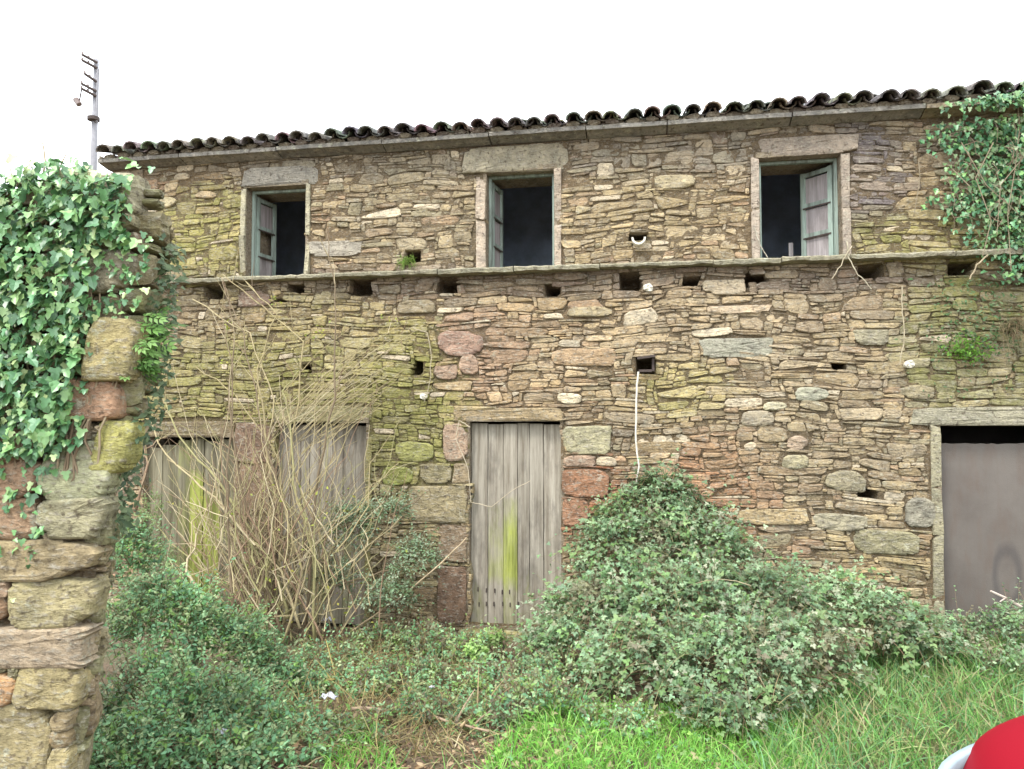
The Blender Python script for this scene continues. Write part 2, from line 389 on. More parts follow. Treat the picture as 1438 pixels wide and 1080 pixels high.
FIX = [ # px rect, colour, squareness, name
 ((342, 236, 446, 261), (.26, .255, .235, .1), 12, 'lintel'), ((652, 206, 798, 241), (.27, .255, .20, .2), 12, 'lintel'), ((1064, 192, 1200, 219), (.25, .22, .19, .1), 12, 'lintel'),
 ((638, 573, 793, 591), (.29, .235, .15, .3), 12, 'lintel'), ((1285, 571, 1560, 598), (.26, .255, .20, .35), 12, 'lintel'), ((383, 570, 520, 593), (.22, .21, .12, .5), 10, 'lintel'),
 ((196, 592, 332, 613), (.18, .15, .10, .5), 10, 'lintel'),
 ((792, 598, 860, 638), (.30, .29, .20, .2), 6, 'stone'), ((790, 640, 836, 656), PINK, 5, 'stone'), ((790, 658, 856, 698), (.24, .135, .085, 0), 5, 'stone'), ((790, 700, 826, 738), (.25, .145, .095, 0), 4, 'stone'),
 ((838, 642, 866, 655), PALE, 4, 'stone'),
 ((622, 594, 658, 648), (.31, .235, .18, 0), 5, 'stone'), ((637, 651, 658, 678), (.28, .23, .155, 0), 8, 'stone'), ((590, 651, 635, 678), OLIVE, 7, 'stone'), ((577, 681, 657, 732), (.25, .22, .14, .25), 10, 'stone'),
 ((556, 620, 609, 648), (.28, .29, .12, .62), 3, 'stone'), ((617, 736, 657, 788), (.20, .155, .11, .2), 7, 'stone'), ((614, 792, 654, 874), (.19, .13, .095, .1), 8, 'stone'), ((536, 655, 580, 682), (.22, .26, .08, .7), 3, 'stone'),
 ((614, 463, 680, 500), (.26, .18, .145, 0), 3, 'stone'), ((645, 498, 672, 526), (.30, .22, .17, 0), 2.5, 'stone'), ((610, 510, 642, 532), PINK, 4, 'stone'),
 ((778, 489, 866, 514), (.37, .275, .18, 0), 5, 'stone'), ((985, 475, 1086, 502), (.26, .265, .225, 0), 7, 'stone'), ((987, 393, 1046, 415), PALE, 5, 'stone'),
 ((995, 430, 1084, 442), (.43, .355, .265, 0), 6, 'stone'), ((1198, 462, 1250, 484), (.25, .24, .18, .2), 5, 'stone'), ((1116, 545, 1164, 565), (.31, .32, .26, 0), 3, 'stone'), ((1070, 566, 1104, 578), (.44, .42, .31, 0), 3, 'stone'),
 ((783, 552, 816, 568), (.52, .47, .36, 0), 3, 'stone'), ((225, 276, 249, 292), (.40, .36, .24, 0), 3, 'stone'), ((275, 270, 303, 280), (.40, .33, .22, 0), 3, 'stone'), ((245, 244, 266, 254), PALE, 3, 'stone'),
 ((1036, 714, 1134, 736), (.32, .26, .16, .1), 6, 'stone'), ((1160, 662, 1216, 692), (.25, .23, .165, .1), 4, 'stone'), ((1040, 578, 1086, 600), (.30, .27, .21, 0), 3, 'stone'), ((434, 338, 508, 360), (.30, .285, .25, 0), 7, 'stone'),
 ((1104, 612, 1134, 634), (.35, .28, .22, 0), 3, 'stone'), ((1270, 700, 1314, 742), (.22, .215, .18, .1), 4, 'stone'), ((1142, 722, 1220, 745), (.28, .265, .20, .1), 4, 'stone'), ((1198, 745, 1290, 780), (.24, .23, .15, .2), 5, 'stone'),
 ((920, 246, 976, 266), (.36, .32, .22, 0), 4, 'stone'), ((1046, 622, 1064, 634), PALE, 2.5, 'stone'), ((1100, 640, 1136, 660), (.31, .29, .20, .3), 4, 'stone'), ((800, 430, 860, 445), (.31, .27, .18, 0), 5, 'stone'),
 ((1260, 540, 1312, 560), (.26, .235, .16, .1), 4, 'stone'), ((560, 420, 612, 440), (.22, .19, .13, .2), 4, 'stone'), ((335, 385 + 25, 380, 432), (.20, .15, .12, 0), 5, 'stone'),
 ((330, 596, 380, 650), (.17, .12, .09, .2), 8, 'stone'), ((330, 653, 380, 720), (.19, .14, .10, .2), 8, 'stone'), ((330, 723, 380, 790), (.16, .125, .09, .3), 8, 'stone'), ((330, 793, 380, 860), (.17, .13, .10, .3), 8, 'stone')]
# dressed jamb strips beside openings: (u0,u1,z0,z1,colour)
JAMB = []
def jambs(o, wl, wr, col, n=3, z0=None):
    a, b, c, d = o; c = c if z0 is None else z0
    for s, wd in ((0, wl), (1, wr)):
        if not wd: continue
        cuts = [c] + sorted(c + (d - c) * (k + random.uniform(-.15, .15)) / n for k in range(1, n)) + [d]
        for k in range(n):
            JAMB.append(((a - wd, a - .004) if s == 0 else (b + .004, b + wd)) + (cuts[k] + .003, cuts[k + 1] - .003, col))
jambs(WIN[0], .06, .05, (.34, .33, .25, .25), 2); jambs(WIN[1], .10, .07, (.37, .32, .27, 0), 2); jambs(WIN[2], .075, .075, (.36, .32, .28, 0), 2)
jambs(D_R, .085, .12, (.27, .26, .19, .35), 4); jambs(D_B, 0, .06, (.24, .225, .11, .5), 4)
HOLES = [(578, 358, 17, 11), (897, 334, 13, 9), (505, 404, 22, 12), (629, 401, 17, 13), (776, 407, 12, 9), (886, 396, 20, 13), (973, 398, 15, 12), (1062, 392, 16, 9), (1222, 383, 20, 11), (1352, 376, 22, 12),
 (418, 408, 14, 8), (300, 412, 16, 10), (585, 515, 9, 11), (908, 513, 13, 11), (1180, 514, 10, 5), (392, 425, 10, 5), (427, 518, 7, 4), (1218, 695, 14, 7), (212, 515, 6, 12), (1262, 572, 0, 0), (448, 595, 0, 0)]
HOLE_UV = []
for hx, hy, rx, ry in HOLES:
    if rx: c = W(hx, hy); e = W(hx + rx, hy); t = W(hx, hy - ry); k_ = .8 if hy < 430 else 1; HOLE_UV.append((c.x, c.z, (e.x - c.x) * k_, (t.z - c.z) * k_))
fixr = [(fixed_px(*f[0]),) + f[1:] for f in FIX]
def blocked(u, v):
    for a, b, c, d in OPEN:
        if a - .005 < u < b + .005 and c - .04 < v < d + .01: return True
    for (a, b, c, d), *_ in fixr:
        if a < u < b and c < v < d: return True
    for a, b, c, d, _ in JAMB:
        if a - .01 < u < b + .01 and c < v < d: return True
    for a, b, ra, rb in HOLE_UV:
        if abs(u - a) < ra and abs(v - b) < rb: return True
    return False
house = thing('stone_house', 'long two storey rubble stone house with open shuttered windows and clay tile eaves', 'house', (W(719, 500).x, 0, 0))
# stones
def sz():
    r = random.random()
    if r < .40: return random.randint(2, 5), random.choice((1, 1, 2))
    if r < .80: return random.randint(4, 8), random.choice((1, 2, 2, 3))
    return random.randint(6, 11), random.choice((2, 2, 3))
rects = pack(U0, U1, -.15, Z_COR + .02, .036, .025, blocked, sz, (1000, lambda: (random.randint(4, 9), random.randint(3, 5)) if random.random() < .75 else (random.randint(7, 12), random.randint(3, 4))))
cand = []
for (u, v, w_, h_) in rects:
    px, py, dz = proj((u, 0, v)); cand.append((w_ * h_ / dz ** 2 * (1 if -20 < px < 1458 else 0), u, v, w_, h_, px, py))
cand.sort(reverse=True)
BUD = 300 - sum(1 for f in FIX if f[3] == 'stone')
small = MB()
for k, (a, u, v, w_, h_, px, py) in enumerate(cand):
    big = w_ * h_ > .012; near_led = abs(v - Z_LED) < .03
    g = stone_geo(u, v, w_ * random.uniform(1.0, 1.07) - .003, h_ * random.uniform(1.0, 1.13) - .001, random.uniform(-.008, .012) - (.005 if v > Z_LED else 0), random.uniform(.005, .014) * (1.3 if big else 1), frH, 14 if k < BUD else (11 if w_ > .1 else 8))
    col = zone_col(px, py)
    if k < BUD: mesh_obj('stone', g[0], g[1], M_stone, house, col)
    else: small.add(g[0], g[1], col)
small.build('small_stones', M_stone, house, kind='stuff')
for (a, b, c, d), col, sq, nm in fixr:
    lint = nm == 'lintel'
    wa = 0 if sq >= 7 else .25
    g = block_geo((a + b) / 2, (c + d) / 2, (b - a), (d - c), .010 if not lint else .014, .008 if sq >= 7 else .014, frH, sq if sq < 10 else 9, max(wa, .12), 30)
    o = mesh_obj(nm, g[0], g[1], M_stone, house, col)
    if lint and not isinstance(o, type(None)): pass
for a, b, c, d, col in JAMB:
    g = stone_geo((a + b) / 2, (c + d) / 2, b - a, d - c, .014, .006, frH, 20, 0, 14, .3, (1.0, .9, .5))
    t_ = random.uniform(.85, 1.15); mesh_obj('jamb_stone', g[0], g[1], M_stone, house, (col[0] * t_, col[1] * t_, col[2] * t_, col[3]))
# lintel beams behind the dressed face so that the head of each opening has a solid underside
def core_sheet():
    st = .03; us = np.arange(U0, U1 + st, st); vs = np.arange(-.4, Z_COR + .06, st)
    def snap(arr, vals):
        arr = arr.copy()
        for x in vals: arr[np.argmin(abs(arr - x))] = x
        return arr
    us = snap(us, [o[0] for o in OPEN] + [o[1] for o in OPEN]); vs = snap(vs, [o[3] for o in OPEN] + [Z_LED - .01, .02])
    V = []; K = []
    for v in vs:
        for u in us:
            d = -.002 + .012 * nz(u * 14, v * 14) + .01 * nz(u * 40, v * 40); hd = 0
            for a, b, ra, rb in HOLE_UV:
                if abs(u - a) < ra * .85 + .01 and abs(v - b) < rb * .85 + .01: d = -.38; hd = 1
            V.append((u, -d, v)); px, py, _ = proj((u, 0, v)); K.append((px, py))
    nu = len(us); F = []
    for j in range(len(vs) - 1):
        for i in range(nu - 1):
            cu_, cv_ = (us[i] + us[i + 1]) / 2, (vs[j] + vs[j + 1]) / 2
            if any(a < cu_ < b and c - .001 < cv_ < d for a, b, c, d in OPEN): continue
            F.append((j * nu + i, j * nu + i + 1, (j + 1) * nu + i + 1, (j + 1) * nu + i))
    col = []
    for px, py in K:
        c = np.array((.19, .145, .09)); m = .2
        for zx, zy, rx, ry, zc, s, mo in ZONES:
            if ((px - zx) / rx) ** 2 + ((py - zy) / ry) ** 2 < 1: c = c * .75 + np.array(zc) * .12; m = max(m, mo * .8)
        col.append((c[0], c[1], c[2], m))
    mesh_obj('wall_core', V, np.array(F), M_core, house, col, smooth=True)
core_sheet()
T = .52
for i, (a, b, c, d) in enumerate(OPEN):     # reveals: 3 cm thick linings running through the wall
    k = (.20, .17, .13, .1); rv = MB()
    rv.box((a - .03, .0, c - .02), (a, T, d), k); rv.box((b, .0, c - .02), (b + .03, T, d), k)
    rv.box((a - .03, -.012, d + .001), (b + .03, T, d + .05), (.23, .20, .15, .1)); rv.box((a - .03, .0, c - .05), (b + .03, T, c - .02), (.2, .18, .14, .3))
    rv.build('reveal_lining', M_stone, house)
# shell of the house: ends, back, floors, room partitions
sh = MB(); YB = 5.2
sh.box((U0 + .02, .06, -.4), (U0 + .5, YB, Z_COR), (.2, .17, .13, .1)); sh.box((U1 - .5, .06, -.4), (U1 - .02, YB, Z_COR), (.2, .17, .13, .1))
sh.box((U0 + .5, YB - .5, -.4), (U1 - .5, YB, Z_COR + 1.4), (.2, .17, .13, .1))
RS = math.tan(R(16))
for x in (U0 + .02, U1 - .32): sh.add([(x, .1, Z_COR), (x + .3, .1, Z_COR), (x + .3, YB, Z_COR), (x, YB, Z_COR), (x, .1, Z_COR + .14), (x + .3, .1, Z_COR + .14), (x + .3, YB, Z_COR + .10 + 5.1 * RS), (x, YB, Z_COR + .10 + 5.1 * RS)], [(0, 3, 2, 1), (4, 5, 6, 7), (0, 1, 5, 4), (1, 2, 6, 5), (2, 3, 7, 6), (3, 0, 4, 7)], (.2, .17, .13, .1))
sh.build('house_shell', M_stone, house)
it = MB(); it.box((U0 + .5, T, 3.0), (U1 - .5, YB - .5, 3.12)); it.box((U0 + .5, YB - .62, 3.12), (U1 - .5, YB - .503, Z_COR + 1.4))
for x in ((WIN[0][1] + WIN[1][0]) / 2, (WIN[1][1] + WIN[2][0]) / 2 + .6): it.box((x, T, 3.12), (x + .1, YB - .63, Z_COR + .4))
it.box((U0 + .52, 2.2, 3.121), (U1 - .52, 2.28, Z_COR + .5))  # cross wall added close behind the windows to catch their light
it.build('inner_walls', M_plaster, house)
lo = MB(); lo.box((U0 + .5, 1.6, -.3), (U1 - .5, 1.7, 3.0)); lo.build('store_partition', M_void, house)
# end wall quoins on the left end (seen from a step to the side)
q = MB(); zq = -.2
while zq < Z_COR - .05:
    hq = random.uniform(.1, .24); wq = random.uniform(.18, .45)
    q.box((U0 - .02, -.012, zq), (U0 + wq, .3, zq + hq - .012), zone_col(170, 400), jit=.008)
    mbx = None; zq += hq
q.build('quoin_stones', M_stone, house, kind='stuff')
# ledge slabs
u = W(216, 400).x; ue = W(1400, 400).x + .9
while u < ue:
    wd = random.uniform(.45, 1.25); wd = min(wd, ue - u + .01); pr = random.uniform(.115, .15); th = random.uniform(.035, .05)
    nseg = max(3, int(wd / .06)); V = []; F = []
    for k in range(nseg + 1):
        x = u + .004 + (wd - .008) * k / nseg; e = random.uniform(-.009, .009); tz = random.uniform(-.005, .005); bz = random.uniform(-.007, .006)
        V += [(x, .03, Z_LED + .004), (x, -pr * .5, Z_LED + tz), (x, -pr + e + .012, Z_LED - .004 + tz), (x, -pr + e, Z_LED - .016 + tz), (x, -pr + e + .006, Z_LED - th + bz), (x, .03, Z_LED - th - .006)]
    for k in range(nseg):
        for r_ in range(6): a = k * 6 + r_; b = k * 6 + (r_ + 1) % 6; F.append((a, b, b + 6, a + 6))
    F += [tuple(range(5, -1, -1)), tuple(nseg * 6 + r_ for r_ in range(6))]
    t_ = random.uniform(.8, 1.15)
    mesh_obj('ledge_slab', V, F, M_slab, house, (.24 * t_, .235 * t_, .18 * t_, random.choice((.2, .3, .42))))
    u += wd
# cornice stones
u = W(137, 235, -.165).x
while u < U1 + .1:
    wd = random.uniform(.6, 1.35); h = .068; z0 = Z_COR + random.uniform(-.006, .006); px = proj((u, 0, 4.5))[0]
    V = []; F = []; ns = 6
    c = (.22, .22, .215) if px < 1150 else (.22, .19, .14)
    for k in range(ns + 1):
        x = u + .005 + (wd - .01) * k / ns; e = random.uniform(-.006, .006)
        V += [(x, .2, z0), (x, -.02, z0 + .001), (x, -.13 + e, z0 + .03 + e), (x, -.165 + e, z0 + .03), (x, -.165 + e, z0 + h), (x, .2, z0 + h + .002)]
    for k in range(ns):
        for r_ in range(6): a = k * 6 + r_; b = k * 6 + (r_ + 1) % 6; F.append((a, a + 6, b + 6, b))
    F += [tuple(range(6)), tuple(ns * 6 + r_ for r_ in range(5, -1, -1))]
    t_ = random.uniform(.8, 1.15)
    mesh_obj('cornice_stone', V, F, M_slab, house, (c[0] * t_, c[1] * t_, c[2] * t_, random.choice((.1, .25, .4)))); u += wd
# roof tiles
SL = R(16)
def tile(x, y0, z0, r0, r1, L, up, tilt, yawj, c, mb=None):
    n = 7; V = []; th = .014
    for s, (r, t) in enumerate(((r0, 0), (r1, 1))):
        for rr in (r, r - th):
            for k in range(n):
                a = math.pi * k / (n - 1); xx = rr * math.cos(a); zz = rr * math.sin(a) * (.85 if up else -.8)
                yy = L * t
                V.append((xx + yy * yawj, yy, zz + yy * 0))
    M = Matrix.Translation((x, y0, z0)) @ Matrix.Rotation(SL + tilt, 4, 'X')
    V = [tuple(M @ Vector(v)) for v in V]; F = []
    for k in range(n - 1):
        F += [(k, k + 1, 2 * n + k + 1, 2 * n + k), (n + k, 3 * n + k, 3 * n + k + 1, n + k + 1), (k, n + k, n + k + 1, k + 1), (2 * n + k, 2 * n + k + 1, 3 * n + k + 1, 3 * n + k)]
    F += [(0, 2 * n, 3 * n, n), (n - 1, 2 * n - 1, 4 * n - 1, 3 * n - 1)]
    if mb: mb.add(V, F, c)
    else: mesh_obj('roof_tile', V, F, M_tile, house, c)
XT = W(131, 215, -.24).x; TP = .178; nt_ = int((U1 - U0 + .3) / TP); ZR = Z_COR + .066
rt = MB()
for row in range(9):
    for i in range(nt_):
        x = XT + (i + .5) * TP + random.uniform(-.02, .02); ys = -.235 + row * .36 * math.cos(SL) + random.uniform(-.03, .02); zs = ZR + .008 + row * .36 * math.sin(SL) + .006
        cc = random.choice(((.23, .20, .17), (.20, .185, .16), (.25, .23, .18), (.28, .24, .20)))
        cc = tuple(v * random.uniform(.7, 1.2) for v in cc) + (0,)
        dest = None if row < 2 else rt
        inview = proj((x, 0, ZR))[0] < 1480
        if not inview: dest = rt
        tile(x, ys, zs + .024 + random.uniform(-.012, .018), .080 + random.uniform(-.008, .008), .062, .42, True, random.uniform(-.05, .02), random.uniform(-.06, .06), cc, dest)
        tile(x + TP / 2, ys + .07, zs + .080, .075, .088, .42, False, random.uniform(-.02, .02), random.uniform(-.04, .04), tuple(v * .8 for v in cc[:3]) + (0,), dest)
rt.build('upper_roof_tiles', M_tile, house, kind='stuff')
rd = MB(); rd.add([(U0 - .1, -.1, ZR), (U1 + .1, -.1, ZR), (U1 + .1, YB + .2, ZR + 5.3 * math.tan(SL)), (U0 - .1, YB + .2, ZR + 5.3 * math.tan(SL)),
                   (U0 - .1, -.1, ZR - .001 + .03), (U1 + .1, -.1, ZR + .029), (U1 + .1, YB + .2, ZR + .03 + 5.3 * math.tan(SL)), (U0 - .1, YB + .2, ZR + .03 + 5.3 * math.tan(SL))],
    [(0, 3, 2, 1), (4, 5, 6, 7), (0, 1, 5, 4), (2, 3, 7, 6), (0, 4, 7, 3), (1, 2, 6, 5)], (1.6, 1.6, 1.7, 0)); rd.build('roof_boarding', M_beam, house)
# fillet of lime and rubble under the tiles
fl = MB(); x = U0 - .05
while x < U1:
    g = stone_geo(x, ZR + .03, random.uniform(.05, .16), .05, .10, .02, frH, 8, 0); fl.add(g[0], g[1], random.choice(((.2, .18, .15, .2), (.3, .28, .24, 0), (.12, .1, .09, .2)))); x += random.uniform(.06, .13)
for i in range(nt_):
    x = XT + (i + .5) * TP; g = stone_geo(x + random.uniform(-.01, .01), ZR + .030, .13, .06, .13 + random.uniform(-.02, .02), .02, frH, 10, 0, 2.5); fl.add(g[0], g[1], random.choice(((.16, .14, .11, .2), (.12, .1, .085, .2), (.2, .18, .14, 0))))
fl.build('eaves_fillet', M_stone, house, kind='stuff')

# windows
def frame_part(o, y, th, col=(1, 1, 1, 0)):
    a, b, c, d = o; mb = MB(); t = .028
    mb.box((a + .003, y, c), (a + t, y + th, d - .003), col); mb.box((b - t, y, c), (b - .003, y + th, d - .003), col); mb.box((a + t + .001, y + .004, d - t), (b - t - .001, y + th - .004, d - .004), col)
    return mb.build('window_frame', M_green, house)
def shutter(hx, hy, wd, z0, z1, ang, sgn, holes):
    """leaf hinged at hx,hy, running sgn*x when closed, swung inwards by ang"""
    M = Matrix.Translation((hx, hy, 0)) @ Matrix.Rotation(ang * sgn, 4, 'Z') @ Matrix.Diagonal((sgn, 1, 1, 1))
    mb = MB(); st = .045; mb.box((0, 0, z0), (st, .03, z1), (1, 1, 1, 0), M); mb.box((wd - st, 0, z0), (wd, .03, z1), (1, 1, 1, 0), M)
    sh_ = mb.build('shutter', M_green, house); H = z1 - z0
    zs = [z0, z0 + H * .30, z0 + H * .62, z1 - .045]
    for z in zs:
        r_ = MB(); r_.box((st + .001, .002, z), (wd - st - .001, .028, z + .04), (.9, .9, .9, 0), M); r_.build('rail', M_green, sh_)
    for k in range(3):
        if k in holes: continue
        p = MB(); p.box((st + .001, .016, zs[k] + .041), (wd - st - .001, .024, zs[k + 1] - .001 - (.012 if k else 0)), (1, .97, .97, 0), M); p.build('panel', M_shut, sh_)
    for k in (0, 1):
        hg = MB(); z = zs[1 + k] - .012; hg.box((st * .3, -.006, z), (wd - st * .6, .0 - .001, z + .014), (1, 1, 1, 0), M)
        hg.build('strap', M_iron, sh_)
    return sh_
for o in WIN: frame_part(o, .10, .05)
a, b, c, d = WIN[0]; s0 = shutter(a + .036, .155, (b - a) * .48, c + .01, d - .045, R(80), 1, (1,)); s0['label'] = 'green shutter with missing middle panel, swung fully inwards'
a, b, c, d = WIN[1]; s1 = shutter(a + .036, .155, (b - a) * .46, c + .01, d - .045, R(82), 1, ())
a, b, c, d = WIN[2]; s2 = shutter(b - .036, .155, (b - a) * .48, c + .01, d - .045, R(47), -1, ()); s2['label'] = 'pale shutter with grey panels, half open'
bd = MB(); bd.box((b - .36, .46, c), (b - .32, .48, c + .26), (.9, .9, .9, 0)); bd.build('window_board', M_shut, house)

# plank doors
def planks(o, y, n, mat, gm, bottom=0, tops=None, lean=0, dark=1.0):
    a, b, c, d = o; dl = MB(); dl.box((a, y + .045, .5), (b, y + .07, .62), (.8, .8, .8, 0)); dl.box((a, y + .045, d - .45), (b, y + .07, d - .33), (.8, .8, .8, 0))
    dl.box(((a + b) / 2 - .05, y + .046, .58), ((a + b) / 2 + .05, y + .069, d - .42), (.8, .8, .8, 0)); door = dl.build('plank_door', mat, house); x = a + .004; ws = [random.uniform(.8, 1.25) for _ in range(n)]; s = (b - a - .008) / sum(ws)
    for k in range(n):
        wd = ws[k] * s; p = MB(); yy = y + random.uniform(-.005, .006); tz = d - .012 - (tops[k] if tops else random.uniform(0, .02)); t = random.uniform(.82, 1.12) * dark
        L_ = 12; V = []
        for j in range(L_ + 1):
            z = bottom + (tz - bottom) * j / L_; e0 = random.uniform(-.003, .002); e1 = random.uniform(-.002, .003); gg = gm(k, j / L_)
            x0, x1 = x + .003 + e0, x + wd - .003 + e1; cup = random.uniform(-.003, .003)
            V += [(x0, yy, z), ((x0 + x1) / 2, yy - .003 + cup, z), (x1, yy, z), (x1, yy + .03, z), (x0, yy + .03, z)]
            p.K += [(t, t * .99, t * .96, gg)] * 5
        F = []
        for j in range(L_):
            for r_ in range(5): q_ = j * 5 + r_; q2 = j * 5 + (r_ + 1) % 5; F.append((q_, q2, q2 + 5, q_ + 5))
        F += [(4, 3, 2, 1, 0), tuple(L_ * 5 + r_ for r_ in range(5))]
        p.V = V; p.F = F; p.build('plank', mat, door); x += wd
    return door
dm = planks(D_M, .07, 6, M_wood, lambda k, t: (max(0, (.70, .92)[k - 1] * (1 - max(0, (t - .36) / .55) ** 1.3) - (.35 if t < .2 else 0))) if k in (1, 2) else (.60 * max(0, 1 - t / .6) if k < 5 else .1), bottom=.0)
dm['label'] = 'grey plank door with a yellow green algae streak in the middle'
for z, n_ in ((.34, 5), (.22, 6)):
    for k in range(n_):
        nl = MB(); x = D_M[0] + .07 + k * .075 + random.uniform(-.01, .01); z_ = z + random.uniform(-.012, .012)
        nl.box((x, .058, z_ - .028), (x + .010, .068, z_ + .012)); nl.build('nail', M_iron, dm)
da = planks(D_A, .06, 6, M_woodL, lambda k, t: (.45, .5, .6, .98 if t < .82 else .5, .95 if t < .7 else .3, .3)[k], bottom=-.05, tops=[.10, .07, .02, .0, .03, .01]); da['label'] = 'mossy plank door with a bright lime green streak'
db = planks(D_B, .09, 8, M_wood, lambda k, t: .55 if t < .45 else .25, bottom=-.05, dark=.92); db['label'] = 'weathered grey plank door behind the bare twigs'
a, b, c, d = D_R; V = []; n = 24
for k in range(n + 1):
    x = a + .01 + (b - a - .02) * k / n; z = d - .145 - .022 * abs(nz(k * .45, 3)) - random.uniform(0, .006)
    V += [(x, .12, .0), (x, .12 + .006 * nz(k * .3, 1), z), (x, .15, z), (x, .15, .0)]
F = []
for k in range(n): F += [(4 * k, 4 * k + 4, 4 * k + 5, 4 * k + 1), (4 * k + 1, 4 * k + 5, 4 * k + 6, 4 * k + 2), (4 * k + 2, 4 * k + 6, 4 * k + 7, 4 * k + 3)]
dr = mesh_obj('door_leaf', V, F, M_door, house); dr['label'] = 'flat dark grey door board with a ragged top edge'
# doorstep of the middle door
mb = MB(); g = stone_geo((D_M[0] + D_M[1]) / 2, -.045, D_M[1] - D_M[0] + .14, .08, .10, .02, frH, 24, 0, 10, .3, (1, .93, .5)); mesh_obj('doorstep', g[0], g[1], M_stone, house, (.26, .25, .12, .5))

# ------------------------------------------------------------------ ruined wall, near left
FW = Vector((-math.sin(YAW), math.cos(YAW), 0)); RT = Vector((math.cos(YAW), math.sin(YAW), 0))
ZN = 3.3; cor = P(160, 590, ZN); cor.z = 0
def frN(u, d, v):                          # front face: u leftwards negative from the corner
    p = cor + RT * (u + .085 * (v - 1.9)) - FW * d; return (p.x, p.y, v)
def frE(u, d, v):                          # end face: u = distance back from the corner
    k_ = min(1, max(0, (v - 1.75) / .2)); p = cor + FW * u - RT * (.37 * u * (1 - .6 * k_)) + RT * (d + .05 * k_ + .085 * (v - 1.9)); return (p.x, p.y, v)
def uvN(px, py):
    d = ray(px, py); o = EYE; n_ = FW; t = (cor - o).dot(n_) / d.dot(n_); p = o + d * t; return (p - cor).dot(RT), p.z
ruin = thing('ruined_wall', 'tall ivy covered ruined stone wall end at the left edge', 'wall', (cor.x, cor.y, gz(cor.x, cor.y)))
NF = [((-40, 882, 152, 934), (.25, .21, .165, .2), 8), ((-60, 988, 114, 1090), (.22, .195, .12, .35), 6), ((118, 996, 142, 1022), (.24, .2, .13, .2), 4), ((118, 1026, 142, 1046), (.2, .16, .1, .2), 4), ((118, 1050, 144, 1090), (.25, .22, .13, .3), 5),
 ((40, 816, 153, 880), (.24, .22, .14, .45), 5), ((-60, 835, 36, 878), (.24, .165, .115, 0), 4), ((18, 948, 60, 986), (.33, .21, .12, .1), 3.5), ((62, 956, 90, 986), (.26, .25, .12, .4), 3), ((66, 932, 148, 992), (.25, .22, .13, .35), 4),
 ((-40, 938, 38, 958), (.18, .2, .13, .4), 4), ((-50, 758, 158, 812), (.23, .195, .13, .35), 5), ((-50, 703, 70, 756), (.23, .165, .12, .2), 4), ((72, 700, 162, 754), (.24, .235, .17, .4), 5), ((76, 618, 162, 698), (.25, .265, .19, .45), 5), ((-50, 650, 74, 700), (.22, .155, .115, .2), 5),
 ((-50, 596, 72, 646), (.2, .14, .10, .3), 5), ((92, 534, 162, 588), (.25, .165, .12, .1), 5), ((138, 590, 184, 660), (.24, .24, .10, .6), 4), ((122, 452, 186, 534), (.26, .23, .13, .48), 7), ((86, 356, 168, 412), (.19, .18, .14, .3), 5), ((104, 246, 168, 300), (.25, .245, .19, .3), 5),
 ((40, 240, 102, 290), (.30, .31, .22, .3), 4), ((70, 300, 150, 352), (.24, .24, .16, .4), 4), ((80, 416, 120, 452), (.2, .17, .12, .3), 4)]
nfix = []
for r_, c, sq in NF:
    a, v1 = uvN(r_[0], r_[1]); b, v0 = uvN(r_[2], r_[3]); nfix.append(((a, b, v0, v1), c, sq))
TOPZ = uvN(100, 250)[1]
def blkN(u, v):
    if v > TOPZ - .03 - .12 * max(0, (-u - .4)) + .03 * math.sin(u * 9): return True
    return any(a < u < b and c < v < d for (a, b, c, d), _, _ in nfix)
for (a, b, c, d), col, sq in nfix:
    prd = .06 if col[3] == .48 else (.02 + random.uniform(-.005, .02))
    g = block_geo((a + b) / 2, (c + d) / 2, b - a + .016, d - c + .018, prd, .026, frN, sq, .35); mesh_obj('stone', g[0], g[1], M_old, ruin, (col[0] * 1.2, col[1] * 1.2, col[2] * 1.15, col[3]))
def coln(): c = random.choice(((.28, .24, .17), (.25, .19, .14), (.25, .24, .16), (.19, .18, .12), (.27, .22, .15))); return c + (random.choice((.1, .3, .5)),)
for (u, v, w_, h_) in pack(-1.8, 0, .0, 3.3, .05, .04, blkN, lambda: (random.randint(2, 7), random.randint(1, 3)), (60, lambda: (random.randint(4, 7), random.randint(2, 4)))):
    g = stone_geo(u, v, w_ * 1.0 - .004, h_ * 1.0 - .003, random.uniform(-.01, .03), random.uniform(.02, .04), frN, 14, .7); mesh_obj('stone', g[0], g[1], M_old, ruin, coln())
for (u, v, w_, h_) in pack(0.01, .34, .0, 3.3, .05, .04, lambda u, v: v > TOPZ - .04 - .9 * max(0, u - .1) , lambda: (random.randint(3, 6), random.randint(1, 4)), (30, lambda: (random.randint(4, 6), random.randint(3, 5)))):
    g = stone_geo(u, v, w_ - .004, h_ - .003, random.uniform(-.015, .02), random.uniform(.015, .04), frE, 14, .6); c = coln(); mesh_obj('stone', g[0], g[1], M_old, ruin, (c[0] * .9, c[1] * .95, c[2] * .85, max(c[3], .45)))
mb = MB(); hh = TOPZ - .06
cb = [frN(-1.8, -.02, -.1), frN(-.02, -.02, -.1), frN(-.16, -.32, -.1), frN(-1.8, -.32, -.1), frN(-1.8, -.02, hh - .2), frN(-.02, -.02, hh), frN(-.12, -.32, hh - .22), frN(-1.8, -.32, hh - .3)]
mb.add(cb, [(0, 3, 2, 1), (4, 5, 6, 7), (0, 1, 5, 4), (1, 2, 6, 5), (2, 3, 7, 6), (3, 0, 4, 7)], (.15, .12, .08, .3)); mb.build('wall_core', M_core, ruin)

exec_marker = 'plants'
